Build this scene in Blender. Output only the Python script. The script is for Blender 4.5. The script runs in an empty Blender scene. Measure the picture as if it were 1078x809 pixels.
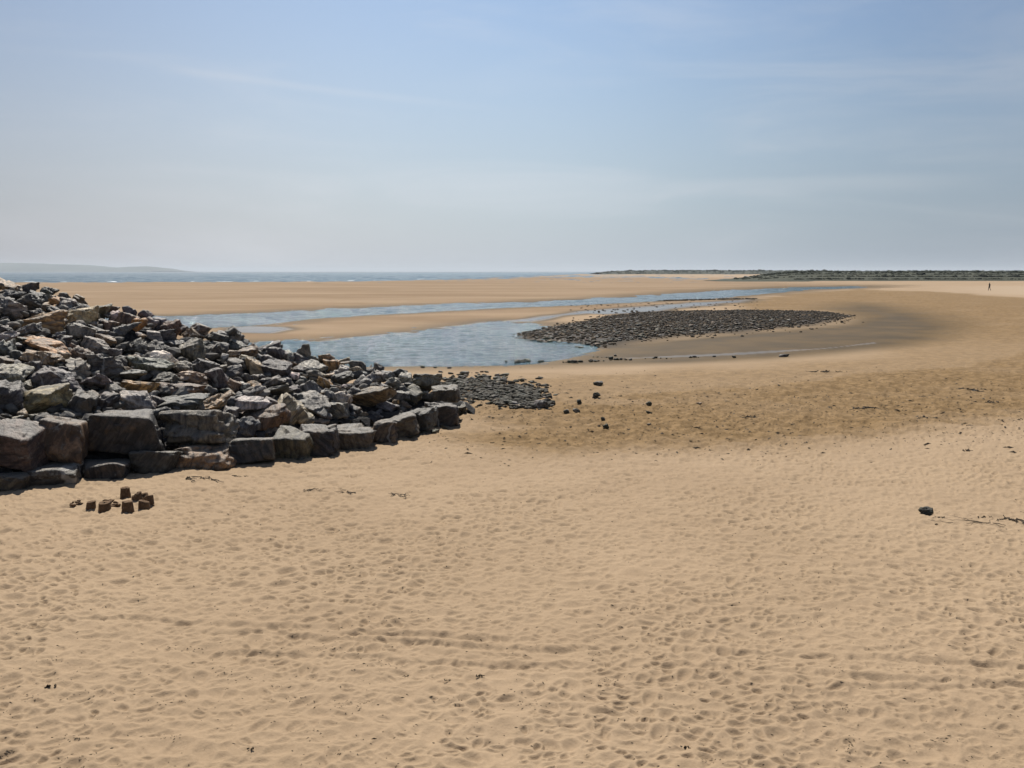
import bpy, bmesh, math, random
import numpy as np
from mathutils import Vector, Matrix

# ------------------------------------------------------------------ camera, sky, sun, exposure
SC = bpy.context.scene
COL = SC.collection
F_PX, PW, PH = 1035.0, 1078.0, 809.0        # focal length and size of the photograph, in its pixels
CAM_H = 3.8
PITCH = math.atan((PH / 2 - 286.0) / F_PX)

cam_d = bpy.data.cameras.new('camera')
cam_d.sensor_width = 36.0
cam_d.lens = 36.0 * F_PX / PW
cam_d.clip_start = 0.1
cam_d.clip_end = 60000.0
cam = bpy.data.objects.new('camera', cam_d)
COL.objects.link(cam)
cam.location = (0, 0, CAM_H)
cam.rotation_euler = (math.pi / 2 - PITCH, 0, 0)
SC.camera = cam

SUN_AZ, SUN_EL = math.radians(-12.0), math.radians(55.0)   # azimuth from +Y, positive to the right
SKY_STRENGTH = 0.074
SUN_STRENGTH = 5.0
SC.view_settings.view_transform = 'Standard'
SC.view_settings.look = 'None'
SC.view_settings.gamma = 1.0
SC.view_settings.use_curve_mapping = False
SC.view_settings.exposure = 0.50

world = bpy.data.worlds.new('World')
SC.world = world
world.use_nodes = True
wn, wl = world.node_tree.nodes, world.node_tree.links
wn.clear()


def N(nodes, typ, **kw):
    n = nodes.new(typ)
    for k, v in kw.items():
        setattr(n, k, v)
    return n


def math_node(nodes, links, op, a, b=None, clamp=False):
    n = nodes.new('ShaderNodeMath')
    n.operation = op
    n.use_clamp = clamp
    for i, v in enumerate((a, b)):
        if v is None:
            continue
        if hasattr(v, 'is_output'):
            links.new(v, n.inputs[i])
        else:
            n.inputs[i].default_value = v
    return n.outputs[0]


def map_range(nodes, links, v, a, b, c=0.0, d=1.0, smooth=True):
    n = nodes.new('ShaderNodeMapRange')
    n.interpolation_type = 'SMOOTHSTEP' if smooth else 'LINEAR'
    links.new(v, n.inputs['Value'])
    for k, x in (('From Min', a), ('From Max', b), ('To Min', c), ('To Max', d)):
        n.inputs[k].default_value = x
    return n.outputs[0]


def mix_col(nodes, links, fac, a, b, blend='MIX'):
    n = nodes.new('ShaderNodeMix')
    n.data_type = 'RGBA'
    n.blend_type = blend
    for i, v in ((0, fac), (6, a), (7, b)):
        if hasattr(v, 'is_output'):
            links.new(v, n.inputs[i])
        elif i == 0:
            n.inputs[0].default_value = v
        else:
            n.inputs[i].default_value = (*v, 1.0)
    return n.outputs[2]


sky = N(wn, 'ShaderNodeTexSky', sky_type='NISHITA', sun_disc=False)
sky.sun_elevation = SUN_EL
sky.sun_rotation = SUN_AZ
sky.altitude = 5.0
sky.air_density = 1.0
sky.dust_density = 1.2
sky.ozone_density = 1.6
tc = N(wn, 'ShaderNodeTexCoord')
sep = N(wn, 'ShaderNodeSeparateXYZ')
wl.new(tc.outputs['Generated'], sep.inputs[0])
EL = sep.outputs['Z']
# high thin veil: noise stretched sideways, denser low down
mp = N(wn, 'ShaderNodeMapping')
mp.inputs['Scale'].default_value = (2.2, 2.2, 14.0)
mp.inputs['Rotation'].default_value = (0.0, math.radians(4), 0.0)
wl.new(tc.outputs['Generated'], mp.inputs[0])
nz = N(wn, 'ShaderNodeTexNoise')
nz.inputs['Scale'].default_value = 1.3
nz.inputs['Detail'].default_value = 6.0
nz.inputs['Roughness'].default_value = 0.55
nz.inputs['Distortion'].default_value = 0.6
wl.new(mp.outputs[0], nz.inputs['Vector'])
wisps = map_range(wn, wl, nz.outputs[0], 0.42, 0.78)
# the low bank of pale vapour whose top edge shows on the right
edge = math_node(wn, wl, 'ADD', EL, math_node(wn, wl, 'MULTIPLY', math_node(wn, wl, 'SUBTRACT', nz.outputs[0], 0.5), 0.02))
bank_up = map_range(wn, wl, edge, 0.066, 0.082)
bank_dn = map_range(wn, wl, edge, 0.092, 0.083)
right = map_range(wn, wl, sep.outputs['X'], 0.10, 0.20)
right2 = map_range(wn, wl, sep.outputs['X'], 0.46, 0.34)
bank = math_node(wn, wl, 'MULTIPLY', math_node(wn, wl, 'MULTIPLY', bank_up, bank_dn), math_node(wn, wl, 'MULTIPLY', right, right2))
# an old vapour trail: a thin band round a great circle, fading along its length
A = Vector((-0.30, 1.0, 0.193)).normalized()
B = Vector((-0.06, 1.0, 0.166)).normalized()
nrm = A.cross(B).normalized()
dt = N(wn, 'ShaderNodeVectorMath', operation='DOT_PRODUCT')
wl.new(tc.outputs['Generated'], dt.inputs[0])
dt.inputs[1].default_value = nrm
wob = math_node(wn, wl, 'MULTIPLY', math_node(wn, wl, 'SUBTRACT', nz.outputs[0], 0.5), 0.012)
off = math_node(wn, wl, 'ABSOLUTE', math_node(wn, wl, 'ADD', dt.outputs['Value'], wob))
band = map_range(wn, wl, off, 0.006, 0.0)
t1 = map_range(wn, wl, sep.outputs['X'], -0.34, -0.27)
t2 = map_range(wn, wl, sep.outputs['X'], 0.06, -0.22)
trail = math_node(wn, wl, 'MULTIPLY', math_node(wn, wl, 'MULTIPLY', band, t1), t2)
veil = math_node(wn, wl, 'MULTIPLY', wisps, 0.30)
veil = math_node(wn, wl, 'ADD', veil, math_node(wn, wl, 'MULTIPLY', trail, 0.17))
veil = math_node(wn, wl, 'ADD', veil, math_node(wn, wl, 'MULTIPLY', bank, 0.20), clamp=True)
VEIL = (7.4, 7.6, 8.0)
haze_f = map_range(wn, wl, EL, 0.33, -0.04, 0.0, 0.88)
side = map_range(wn, wl, sep.outputs['X'], -0.5, 0.5)
hz_c = mix_col(wn, wl, side, (6.35, 6.3, 6.7), (5.7, 5.9, 6.2))
c1 = mix_col(wn, wl, haze_f, sky.outputs[0], hz_c)
c1 = mix_col(wn, wl, 1.0, c1, mix_col(wn, wl, side, (0.88, 0.92, 0.95), (0.74, 0.87, 0.98)), 'MULTIPLY')
# the sky is brightest round the sun's bearing and falls off to both sides
away = math_node(wn, wl, 'ABSOLUTE', math_node(wn, wl, 'ADD', sep.outputs['X'], 0.06))
fall = map_range(wn, wl, away, 0.04, 0.56)
c1 = mix_col(wn, wl, 1.0, c1, mix_col(wn, wl, fall, (1.0, 1.0, 1.0), (0.72, 0.71, 0.73)), 'MULTIPLY')
c2 = mix_col(wn, wl, veil, c1, mix_col(wn, wl, fall, VEIL, tuple(0.74 * c for c in VEIL)))
bg = N(wn, 'ShaderNodeBackground')
bg.inputs['Strength'].default_value = SKY_STRENGTH
wl.new(c2, bg.inputs['Color'])
wo = N(wn, 'ShaderNodeOutputWorld')
wl.new(bg.outputs[0], wo.inputs['Surface'])

sun_d = bpy.data.lights.new('sun', 'SUN')
sun_d.energy = SUN_STRENGTH
sun_d.angle = math.radians(0.6)
sun_d.color = (1.0, 0.955, 0.88)
sun = bpy.data.objects.new('sun', sun_d)
COL.objects.link(sun)
sdir = Vector((math.sin(SUN_AZ) * math.cos(SUN_EL), math.cos(SUN_AZ) * math.cos(SUN_EL), math.sin(SUN_EL)))
sun.rotation_euler = sdir.to_track_quat('Z', 'Y').to_euler()
sun.location = (0, 0, 40)

# ------------------------------------------------------------------ helpers
RNG = np.random.default_rng(11)
random.seed(11)
CP, SP = math.cos(PITCH), math.sin(PITCH)
CAM = np.array((0.0, 0.0, CAM_H))


def ray(px, py):
    x, u = (px - PW / 2) / F_PX, -(py - PH / 2) / F_PX
    return np.array((x, CP + u * SP, -SP + u * CP))


def at(px, py, z=0.0):
    d = ray(px, py)
    t = (z - CAM_H) / min(d[2], -1e-4)
    return CAM + d * t


def at_depth(px, py, Y):
    d = ray(px, py)
    return CAM + d * (Y / d[1])


def project(P):
    P = np.asarray(P, float) - CAM
    f = P[..., 1] * CP - P[..., 2] * SP
    u = P[..., 1] * SP + P[..., 2] * CP
    return PW / 2 + F_PX * P[..., 0] / f, PH / 2 - F_PX * u / f


def hash3(ix, iy, iz, seed):
    h = (ix * 374761393 + iy * 668265263 + iz * 2147483647 + seed * 974711) & 0xffffffff
    h = ((h ^ (h >> 13)) * 1274126177) & 0xffffffff
    h = (h ^ (h >> 16)) & 0xffffff
    return h / 16777215.0


def vnoise(x, y, z=None, seed=0):
    """value noise in -1..1"""
    x = np.asarray(x, float); y = np.asarray(y, float)
    z = np.zeros_like(x) if z is None else np.asarray(z, float)
    x0, y0, z0 = np.floor(x).astype(np.int64), np.floor(y).astype(np.int64), np.floor(z).astype(np.int64)
    fx, fy, fz = x - x0, y - y0, z - z0
    fx, fy, fz = (f * f * f * (f * (f * 6 - 15) + 10) for f in (fx, fy, fz))
    def L(a, b, t): return a + (b - a) * t
    def H(i, j, k): return hash3(x0 + i, y0 + j, z0 + k, seed)
    a = L(L(H(0, 0, 0), H(1, 0, 0), fx), L(H(0, 1, 0), H(1, 1, 0), fx), fy)
    if np.all(fz == 0):
        return a * 2 - 1
    b = L(L(H(0, 0, 1), H(1, 0, 1), fx), L(H(0, 1, 1), H(1, 1, 1), fx), fy)
    return L(a, b, fz) * 2 - 1


def fbm(x, y, z=None, seed=0, octaves=4, gain=0.5):
    s, a, f, t = 0.0, 1.0, 1.0, 0.0
    for o in range(octaves):
        s = s + a * vnoise(x * f, y * f, None if z is None else z * f, seed + 17 * o)
        t += a; a *= gain; f *= 2.03
    return s / t


def sstep(a, b, x):
    t = np.clip((x - a) / (b - a), 0, 1)
    return t * t * (3 - 2 * t)


def sdf(poly, X, Y):
    """signed distance to a polygon, negative inside"""
    d = np.full(X.shape, 1e18); s = np.ones(X.shape)
    n = len(poly)
    for i in range(n):
        ax, ay = poly[i]; bx, by = poly[i - 1]
        ex, ey = bx - ax, by - ay
        wx, wy = X - ax, Y - ay
        t = np.clip((wx * ex + wy * ey) / (ex * ex + ey * ey + 1e-12), 0, 1)
        dx, dy = wx - ex * t, wy - ey * t
        np.minimum(d, dx * dx + dy * dy, out=d)
        c1, c2, c3 = Y >= ay, Y < by, ex * wy > ey * wx
        flip = (c1 & c2 & c3) | (~c1 & ~c2 & ~c3)
        s[flip] *= -1
    return s * np.sqrt(d)


def px_poly(pts, z):
    return [tuple(at(a, b, z)[:2]) for a, b in pts]


def mesh_np(name, V, Fc, smooth=True):
    """mesh from numpy vertices and an (n,k) face array"""
    me = bpy.data.meshes.new(name)
    V = np.ascontiguousarray(V, np.float32); Fc = np.ascontiguousarray(Fc, np.int32)
    k = Fc.shape[1]
    me.vertices.add(len(V)); me.vertices.foreach_set('co', V.ravel())
    me.loops.add(Fc.size); me.loops.foreach_set('vertex_index', Fc.ravel())
    me.polygons.add(len(Fc))
    me.polygons.foreach_set('loop_start', np.arange(0, Fc.size, k, dtype=np.int32))
    me.polygons.foreach_set('use_smooth', np.full(len(Fc), smooth, dtype=bool))
    me.update(calc_edges=True)
    return me


def link(name, me, mat=None, loc=(0, 0, 0), parent=None):
    o = bpy.data.objects.new(name, me)
    COL.objects.link(o)
    o.location = loc
    if parent is not None:
        o.parent = parent
    if mat is not None:
        me.materials.clear(); me.materials.append(mat)
    return o


def tag(o, label=None, cat=None, group=None, kind=None):
    if label: o['label'] = label
    if cat: o['category'] = cat
    if group: o['group'] = group
    if kind: o['kind'] = kind
    return o


def fattr(me, name, arr):
    a = me.attributes.new(name, 'FLOAT', 'POINT')
    a.data.foreach_set('value', np.ascontiguousarray(arr, np.float32))


# ------------------------------------------------------------------ materials
def new_mat(name):
    m = bpy.data.materials.new(name)
    m.use_nodes = True
    n, l = m.node_tree.nodes, m.node_tree.links
    n.clear()
    out = n.new('ShaderNodeOutputMaterial')
    p = n.new('ShaderNodeBsdfPrincipled')
    l.new(p.outputs[0], out.inputs[0])
    return m, n, l, p


def noise(n, l, vec, scale, detail=4, rough=0.55, dist=0.0):
    t = n.new('ShaderNodeTexNoise')
    t.inputs['Scale'].default_value = scale
    t.inputs['Detail'].default_value = detail
    t.inputs['Roughness'].default_value = rough
    t.inputs['Distortion'].default_value = dist
    l.new(vec, t.inputs['Vector'])
    return t.outputs[0]


def mapped(n, l, scale=(1, 1, 1), coord='Object'):
    c = n.new('ShaderNodeTexCoord')
    m = n.new('ShaderNodeMapping')
    m.inputs['Scale'].default_value = scale
    l.new(c.outputs[coord], m.inputs[0])
    return m.outputs[0]


def attr(n, name):
    a = n.new('ShaderNodeAttribute')
    a.attribute_name = name
    return a.outputs['Fac']


def bump(n, l, height, strength, distance, normal=None):
    b = n.new('ShaderNodeBump')
    b.inputs['Strength'].default_value = strength
    b.inputs['Distance'].default_value = distance
    l.new(height, b.inputs['Height'])
    if normal is not None:
        l.new(normal, b.inputs['Normal'])
    return b.outputs[0]


def sand_material():
    m, n, l, p = new_mat('beach sand')
    v = mapped(n, l)
    flat = mapped(n, l, (0.35, 1.0, 1.0))
    wet, damp, pale, weed, bar = (attr(n, a) for a in ('wet', 'damp', 'pale', 'weed', 'bar'))
    big = noise(n, l, v, 0.22, 5, 0.6)
    mid = noise(n, l, v, 2.6, 5, 0.65)
    fine = noise(n, l, v, 34.0, 3, 0.7)
    grain = noise(n, l, v, 420.0, 2, 0.7)
    streak = noise(n, l, flat, 0.05, 9, 0.72)
    col = mix_col(n, l, map_range(n, l, big, 0.3, 0.7), (0.2590, 0.1860, 0.1174), (0.2927, 0.2128, 0.1365))
    col = mix_col(n, l, map_range(n, l, fine, 0.40, 0.75, 0.0, 0.35), col, (0.1906, 0.1309, 0.0778))
    col = mix_col(n, l, map_range(n, l, grain, 0.60, 0.78, 0.0, 0.5), col, (0.1198, 0.0819, 0.0518))
    col = mix_col(n, l, map_range(n, l, grain, 0.40, 0.24, 0.0, 0.35), col, (0.3726, 0.2885, 0.1986))
    # damp, trodden sand further down the beach: browner and mottled
    dcol = mix_col(n, l, map_range(n, l, mid, 0.36, 0.66), (0.1272, 0.0810, 0.0378), (0.2187, 0.1431, 0.0710))
    sp = noise(n, l, v, 9.0, 4, 0.8)
    dcol = mix_col(n, l, map_range(n, l, sp, 0.56, 0.68, 0.0, 0.65), dcol, (0.0693, 0.0443, 0.0217))
    dfac = math_node(n, l, 'MULTIPLY', damp, map_range(n, l, big, 0.25, 0.60, 0.72, 1.0))
    col = mix_col(n, l, dfac, col, dcol)
    # the bare tidal flats: washed smooth, banded
    bcol = mix_col(n, l, map_range(n, l, streak, 0.36, 0.64), (0.1817, 0.1231, 0.0725), (0.2440, 0.1749, 0.1105))
    col = mix_col(n, l, bar, col, bcol)
    col = mix_col(n, l, pale, col, (0.3060, 0.2326, 0.1598))
    wcol = mix_col(n, l, map_range(n, l, big, 0.35, 0.65), (0.0582, 0.0374, 0.0133), (0.0912, 0.0568, 0.0197))
    wcol = mix_col(n, l, map_range(n, l, mid, 0.52, 0.72, 0.0, 0.6), wcol, (0.0482, 0.0331, 0.0129))
    wetc = math_node(n, l, 'MINIMUM', wet, 1.0)
    col = mix_col(n, l, wetc, col, wcol)
    col = mix_col(n, l, weed, col, (0.0301, 0.0241, 0.0173))
    l.new(col, p.inputs['Base Color'])
    sheen = map_range(n, l, wet, 1.0, 2.0, 0.0, 1.0)
    r = math_node(n, l, 'SUBTRACT', 0.92, math_node(n, l, 'MULTIPLY', wetc, 0.34))
    r = math_node(n, l, 'SUBTRACT', r, math_node(n, l, 'MULTIPLY', sheen, 0.42))
    l.new(r, p.inputs['Roughness'])
    p.inputs['IOR'].default_value = 1.33
    l.new(map_range(n, l, wet, 0.9, 1.5, 0.10, 0.5), p.inputs['Specular IOR Level'])
    dry = math_node(n, l, 'SUBTRACT', 1.0, math_node(n, l, 'MAXIMUM', wetc, math_node(n, l, 'MULTIPLY', bar, 0.8)), clamp=True)
    b1 = bump(n, l, math_node(n, l, 'MULTIPLY', mid, dry), 0.5, 0.055)
    b2 = bump(n, l, math_node(n, l, 'MULTIPLY', sp, math_node(n, l, 'MULTIPLY', dry, map_range(n, l, damp, 0.0, 1.0, 0.35, 1.6))), 0.5, 0.05, b1)
    b3 = bump(n, l, math_node(n, l, 'MULTIPLY', fine, dry), 0.30, 0.010, b2)
    b4 = bump(n, l, grain, 0.22, 0.0022, b3)
    l.new(b4, p.inputs['Normal'])
    return m


def water_material(name, deep, s1, s2, amp, rough=0.06):
    m, n, l, p = new_mat(name)
    v = mapped(n, l, (0.75, 1.25, 1.0))
    a = noise(n, l, v, s1, 5, 0.65, 0.4)
    b = noise(n, l, v, s2, 3, 0.6)
    big = noise(n, l, mapped(n, l, (0.4, 1, 1)), s1 * 0.06, 3, 0.5)
    col = mix_col(n, l, map_range(n, l, big, 0.35, 0.65), deep, tuple(c * 1.25 for c in deep))
    l.new(col, p.inputs['Base Color'])
    p.inputs['Roughness'].default_value = rough
    p.inputs['IOR'].default_value = 1.333
    n1 = bump(n, l, a, 1.0, amp)
    n2 = bump(n, l, b, 1.0, amp * 0.35, n1)
    l.new(n2, p.inputs['Normal'])
    return m


def rock_material(name, rough_bump=1.0, weedy=0.0, spec=0.5, top_light=0.48):
    """quarried stone; the stone's own colour comes from the object colour"""
    m, n, l, p = new_mat(name)
    oi = n.new('ShaderNodeObjectInfo')
    c = n.new('ShaderNodeTexCoord')
    add = n.new('ShaderNodeVectorMath'); add.operation = 'ADD'
    l.new(c.outputs['Object'], add.inputs[0])
    sc = n.new('ShaderNodeVectorMath'); sc.operation = 'SCALE'
    sc.inputs[0].default_value = (37.0, 91.0, 53.0)
    l.new(oi.outputs['Random'], sc.inputs['Scale'])
    l.new(sc.outputs[0], add.inputs[1])
    v = add.outputs[0]
    rot = n.new('ShaderNodeMapping')
    rot.inputs['Scale'].default_value = (1.0, 1.0, 4.5)
    turn = n.new('ShaderNodeVectorRotate'); turn.rotation_type = 'EULER_XYZ'
    ang = n.new('ShaderNodeVectorMath'); ang.operation = 'SCALE'
    ang.inputs[0].default_value = (7.3, 17.1, 4.7)
    l.new(oi.outputs['Random'], ang.inputs['Scale'])
    l.new(ang.outputs[0], turn.inputs['Rotation'])
    l.new(v, turn.inputs['Vector'])
    l.new(turn.outputs[0], rot.inputs[0])
    strata = noise(n, l, rot.outputs[0], 2.2, 6, 0.65, 0.5)
    blot = noise(n, l, v, 1.7, 5, 0.6, 0.3)
    fine = noise(n, l, v, 16.0, 5, 0.7)
    grit = noise(n, l, v, 75.0, 3, 0.7)
    base = oi.outputs['Color']
    dark = mix_col(n, l, 1.0, base, (0.50, 0.50, 0.52), 'MULTIPLY')
    lite = mix_col(n, l, 1.0, base, (2.3, 2.2, 2.05), 'MULTIPLY')
    col = mix_col(n, l, map_range(n, l, strata, 0.38, 0.62), dark, lite)
    col = mix_col(n, l, map_range(n, l, fine, 0.42, 0.66, 0.0, 0.6), col, dark)
    # iron stains and pale lichen / salt patches
    stain = math_node(n, l, 'MULTIPLY', map_range(n, l, blot, 0.55, 0.68), map_range(n, l, oi.outputs['Random'], 0.45, 0.8, 0.0, 0.75))
    col = mix_col(n, l, stain, col, (0.165, 0.105, 0.052))
    lich = math_node(n, l, 'MULTIPLY', map_range(n, l, blot, 0.44, 0.36), map_range(n, l, fine, 0.46, 0.60))
    col = mix_col(n, l, math_node(n, l, 'MULTIPLY', lich, 0.55), col, (0.26, 0.25, 0.225))
    vein = n.new('ShaderNodeTexWave')
    vein.inputs['Scale'].default_value = 0.55; vein.inputs['Distortion'].default_value = 9.0
    vein.inputs['Detail'].default_value = 4.0; vein.inputs['Detail Scale'].default_value = 1.4
    l.new(v, vein.inputs['Vector'])
    vf = math_node(n, l, 'MULTIPLY', map_range(n, l, vein.outputs['Fac'], 0.965, 1.0), map_range(n, l, oi.outputs['Random'], 0.22, 0.12, 0.0, 0.45))
    col = mix_col(n, l, vf, col, (0.45, 0.43, 0.40))
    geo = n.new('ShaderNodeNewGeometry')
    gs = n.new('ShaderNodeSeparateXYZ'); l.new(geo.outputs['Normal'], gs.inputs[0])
    lit_top = map_range(n, l, gs.outputs['Z'], 0.45, 0.85)  # upward faces made paler: sunlit tops painted into the stone colour
    lit_top = math_node(n, l, 'MULTIPLY', lit_top, map_range(n, l, fine, 0.36, 0.58, 0.15, top_light))
    col = mix_col(n, l, lit_top, col, (0.270, 0.240, 0.195))
    if weedy:
        col = mix_col(n, l, map_range(n, l, blot, 0.40, 0.58, 0.0, weedy), col, (0.040, 0.042, 0.024))
    l.new(col, p.inputs['Base Color'])
    l.new(map_range(n, l, fine, 0.3, 0.7, 0.46, 0.74), p.inputs['Roughness'])
    p.inputs['Specular IOR Level'].default_value = spec
    b1 = bump(n, l, strata, 0.85 * rough_bump, 0.14)
    b2 = bump(n, l, fine, 0.75 * rough_bump, 0.05, b1)
    b3 = bump(n, l, grit, 0.45 * rough_bump, 0.008, b2)
    l.new(b3, p.inputs['Normal'])
    return m


def plain_noise_mat(name, c1, c2, scale, rough=0.9, bs=0.5, bd=0.02, detail=5):
    m, n, l, p = new_mat(name)
    v = mapped(n, l)
    a = noise(n, l, v, scale, detail, 0.65)
    l.new(mix_col(n, l, map_range(n, l, a, 0.35, 0.65), c1, c2), p.inputs['Base Color'])
    p.inputs['Roughness'].default_value = rough
    p.inputs['Specular IOR Level'].default_value = 0.25
    l.new(bump(n, l, noise(n, l, v, scale * 3, 4, 0.7), bs, bd), p.inputs['Normal'])
    return m


M_SAND = sand_material()
M_LAGOON = water_material('lagoon water', (0.012, 0.040, 0.044), 4.5, 12.0, 0.10, 0.07)
M_SEA = water_material('sea water', (0.012, 0.040, 0.044), 0.50, 1.6, 0.25, 0.16)
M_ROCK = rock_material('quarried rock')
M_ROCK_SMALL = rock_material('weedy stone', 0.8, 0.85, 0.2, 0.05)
M_CORE = plain_noise_mat('rubble with painted shade', (0.020, 0.019, 0.018), (0.055, 0.050, 0.046), 3.0, 0.95, 1.0, 0.1)  # near-black, so the shade in the gaps is put into its colour
M_CHINK = plain_noise_mat('broken stone', (0.060, 0.056, 0.050), (0.200, 0.182, 0.158), 2.2, 0.85, 0.8, 0.03, 6)
M_WETSAND = plain_noise_mat('moist packed sand', (0.085, 0.050, 0.026), (0.135, 0.083, 0.045), 22.0, 0.95, 0.8, 0.012)
M_WEED = plain_noise_mat('dried seaweed', (0.026, 0.019, 0.011), (0.075, 0.052, 0.029), 30.0, 0.8)
M_SCRUB = plain_noise_mat('marram and scrub', (0.028, 0.034, 0.018), (0.040, 0.046, 0.025), 0.25, 0.95, 0.8, 0.4)
M_BANK = plain_noise_mat('overgrown bank', (0.026, 0.030, 0.017), (0.042, 0.044, 0.026), 0.09, 0.95, 0.8, 0.4)
M_HEAD = plain_noise_mat('headland fields', (0.030, 0.042, 0.034), (0.060, 0.070, 0.052), 0.004, 0.95)
M_FOAM = plain_noise_mat('surf foam', (0.55, 0.58, 0.60), (0.70, 0.72, 0.72), 1.2, 0.8)

# ------------------------------------------------------------------ the ground sheet
ZL, ZS = -0.40, -0.60      # still water in the lagoon, the sea
lagoon_px = [(120, 363), (290, 360), (345, 359), (400, 354), (430, 350.5), (470, 346), (500, 341), (525, 338), (565, 341),
             (575, 346), (548, 352), (545, 356), (590, 360.5), (632, 364), (626, 370), (600, 378), (560, 384), (480, 386),
             (330, 386.5), (120, 388)]
channel_px = [(60, 335), (190, 332.5), (300, 328), (430, 322), (560, 318), (650, 313.5), (760, 306), (830, 303), (905, 301.5),
              (906, 303.5), (850, 305), (790, 311), (745, 315), (690, 317.5), (620, 321), (520, 325), (400, 331.5), (330, 336),
              (290, 341), (255, 344), (215, 345.5), (60, 352)]
strip_px = [(640, 378.6), (760, 375.3), (800, 373), (850, 370), (920, 362.8), (926, 364.2), (880, 370.4), (820, 374.8), (765, 377), (640, 379.8)]
shallow_px = [
    [(240, 346), (262, 344), (300, 345.5), (305, 349), (285, 352.5), (245, 352)],
    [(340, 359), (370, 355), (430, 350), (432, 352.5), (400, 355.5)],
    [(455, 346), (500, 339.5), (545, 336), (610, 330), (640, 329), (570, 340), (525, 339.5), (480, 345.5)],
    [(600, 331), (700, 321.5), (790, 315.5), (800, 318), (745, 324), (700, 329), (640, 333)],
    [(850, 341), (892, 333), (905, 335), (880, 341)]]
crescent_px = [(560, 386), (600, 379), (640, 366), (700, 361), (800, 352), (880, 345), (900, 335), (872, 326), (900, 320), (950, 326),
               (985, 335), (1004, 345), (990, 357), (950, 365.5), (900, 374.5), (800, 381), (640, 386)]
scar_px = [(545, 354), (560, 348), (600, 341), (640, 334.5), (680, 330), (730, 328.5), (800, 328), (860, 329), (888, 333), (885, 338),
           (850, 343), (800, 349), (760, 352), (700, 357), (650, 361), (632, 363.5), (590, 360)]
low_px = [(-700, 389), (330, 389), (500, 388), (600, 386), (700, 383), (800, 380.5), (900, 375.5), (960, 368), (1015, 359), (1034, 345),
          (1022, 333), (950, 320), (905, 306), (872, 300), (820, 296), (640, 289), (-4000, 289)]
damp_px = [(460, 392), (640, 386), (800, 381), (900, 368), (900, 340), (870, 324), (800, 324), (770, 319), (800, 312), (860, 306), (905, 303.5), (1010, 309.5), (1300, 326), (1300, 425),
           (1078, 436), (980, 448), (860, 462), (720, 470), (600, 466), (520, 455), (470, 440)]
trod_px = [(470, 432), (560, 420), (640, 421), (700, 409), (760, 403), (860, 397), (960, 386), (1078, 371), (1300, 345), (1300, 424),
           (1078, 437), (980, 447), (860, 462), (720, 474), (600, 472), (520, 460)]
pale_px = [(1000, 305), (1030, 301.5), (1300, 299), (1300, 324), (1078, 311.5), (1030, 309)]
far_px = [(560, 291.3), (640, 288.8), (700, 288.2), (820, 290), (860, 293), (700, 292)]
sea_px = [(-6000, 297.6), (-300, 297.6), (25, 297.4), (330, 296.6), (420, 295.0), (500, 292.4), (570, 289.9), (615, 288.0), (636, 287.0), (620, 286.35), (-6000, 286.35)]
flats_px = [(-700, 376), (330, 366), (470, 352), (520, 341), (700, 326), (830, 307), (905, 303), (872, 299), (820, 296), (640, 289.5), (-4000, 289.5)]
W = {k: px_poly(v, z) for k, v, z in (('lagoon', lagoon_px, ZL), ('channel', channel_px, ZL), ('strip', strip_px, ZL), ('crescent', crescent_px, ZL),
     ('scar', scar_px, -0.28), ('low', low_px, -0.25), ('damp', damp_px, 0.0), ('trod', trod_px, 0.0), ('pale', pale_px, 0.0), ('far', far_px, 0.0), ('sea', sea_px, ZS), ('flats', flats_px, ZL))}
SHALLOW = [px_poly(s, ZL) for s in shallow_px]

# the rock armour: a mound whose toe runs along the front blocks and round the low tip
TIP = np.array((-1.25, 26.3))
FRONT_DIR = np.array((-0.66, -0.75)); FRONT_DIR /= np.linalg.norm(FRONT_DIR)
ang = math.atan2(FRONT_DIR[1], FRONT_DIR[0]) - math.radians(80)
BACK_DIR = np.array((math.cos(ang), math.sin(ang)))
NF = np.array((FRONT_DIR[1], -FRONT_DIR[0]))
NB = np.array((-BACK_DIR[1], BACK_DIR[0]))


def mound_d(X, Y):
    dx, dy = X - TIP[0], Y - TIP[1]
    a, b = dx * NF[0] + dy * NF[1], dx * NB[0] + dy * NB[1]
    k = 0.6
    h = np.clip(0.5 + 0.5 * (b - a) / k, 0, 1)
    return b * (1 - h) + a * h - k * h * (1 - h)


def mound_h(X, Y):
    return np.interp(mound_d(X, Y), [-3, -0.4, 0.0, 0.35, 0.68, 1.33, 1.94, 3.21, 4.42, 5.03, 6.21, 7.34, 9.5, 30],
                     [-2.0, -0.4, 0.40, 0.84, 0.98, 1.15, 1.35, 1.84, 2.31, 2.58, 3.01, 3.55, 3.95, 4.05])


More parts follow.
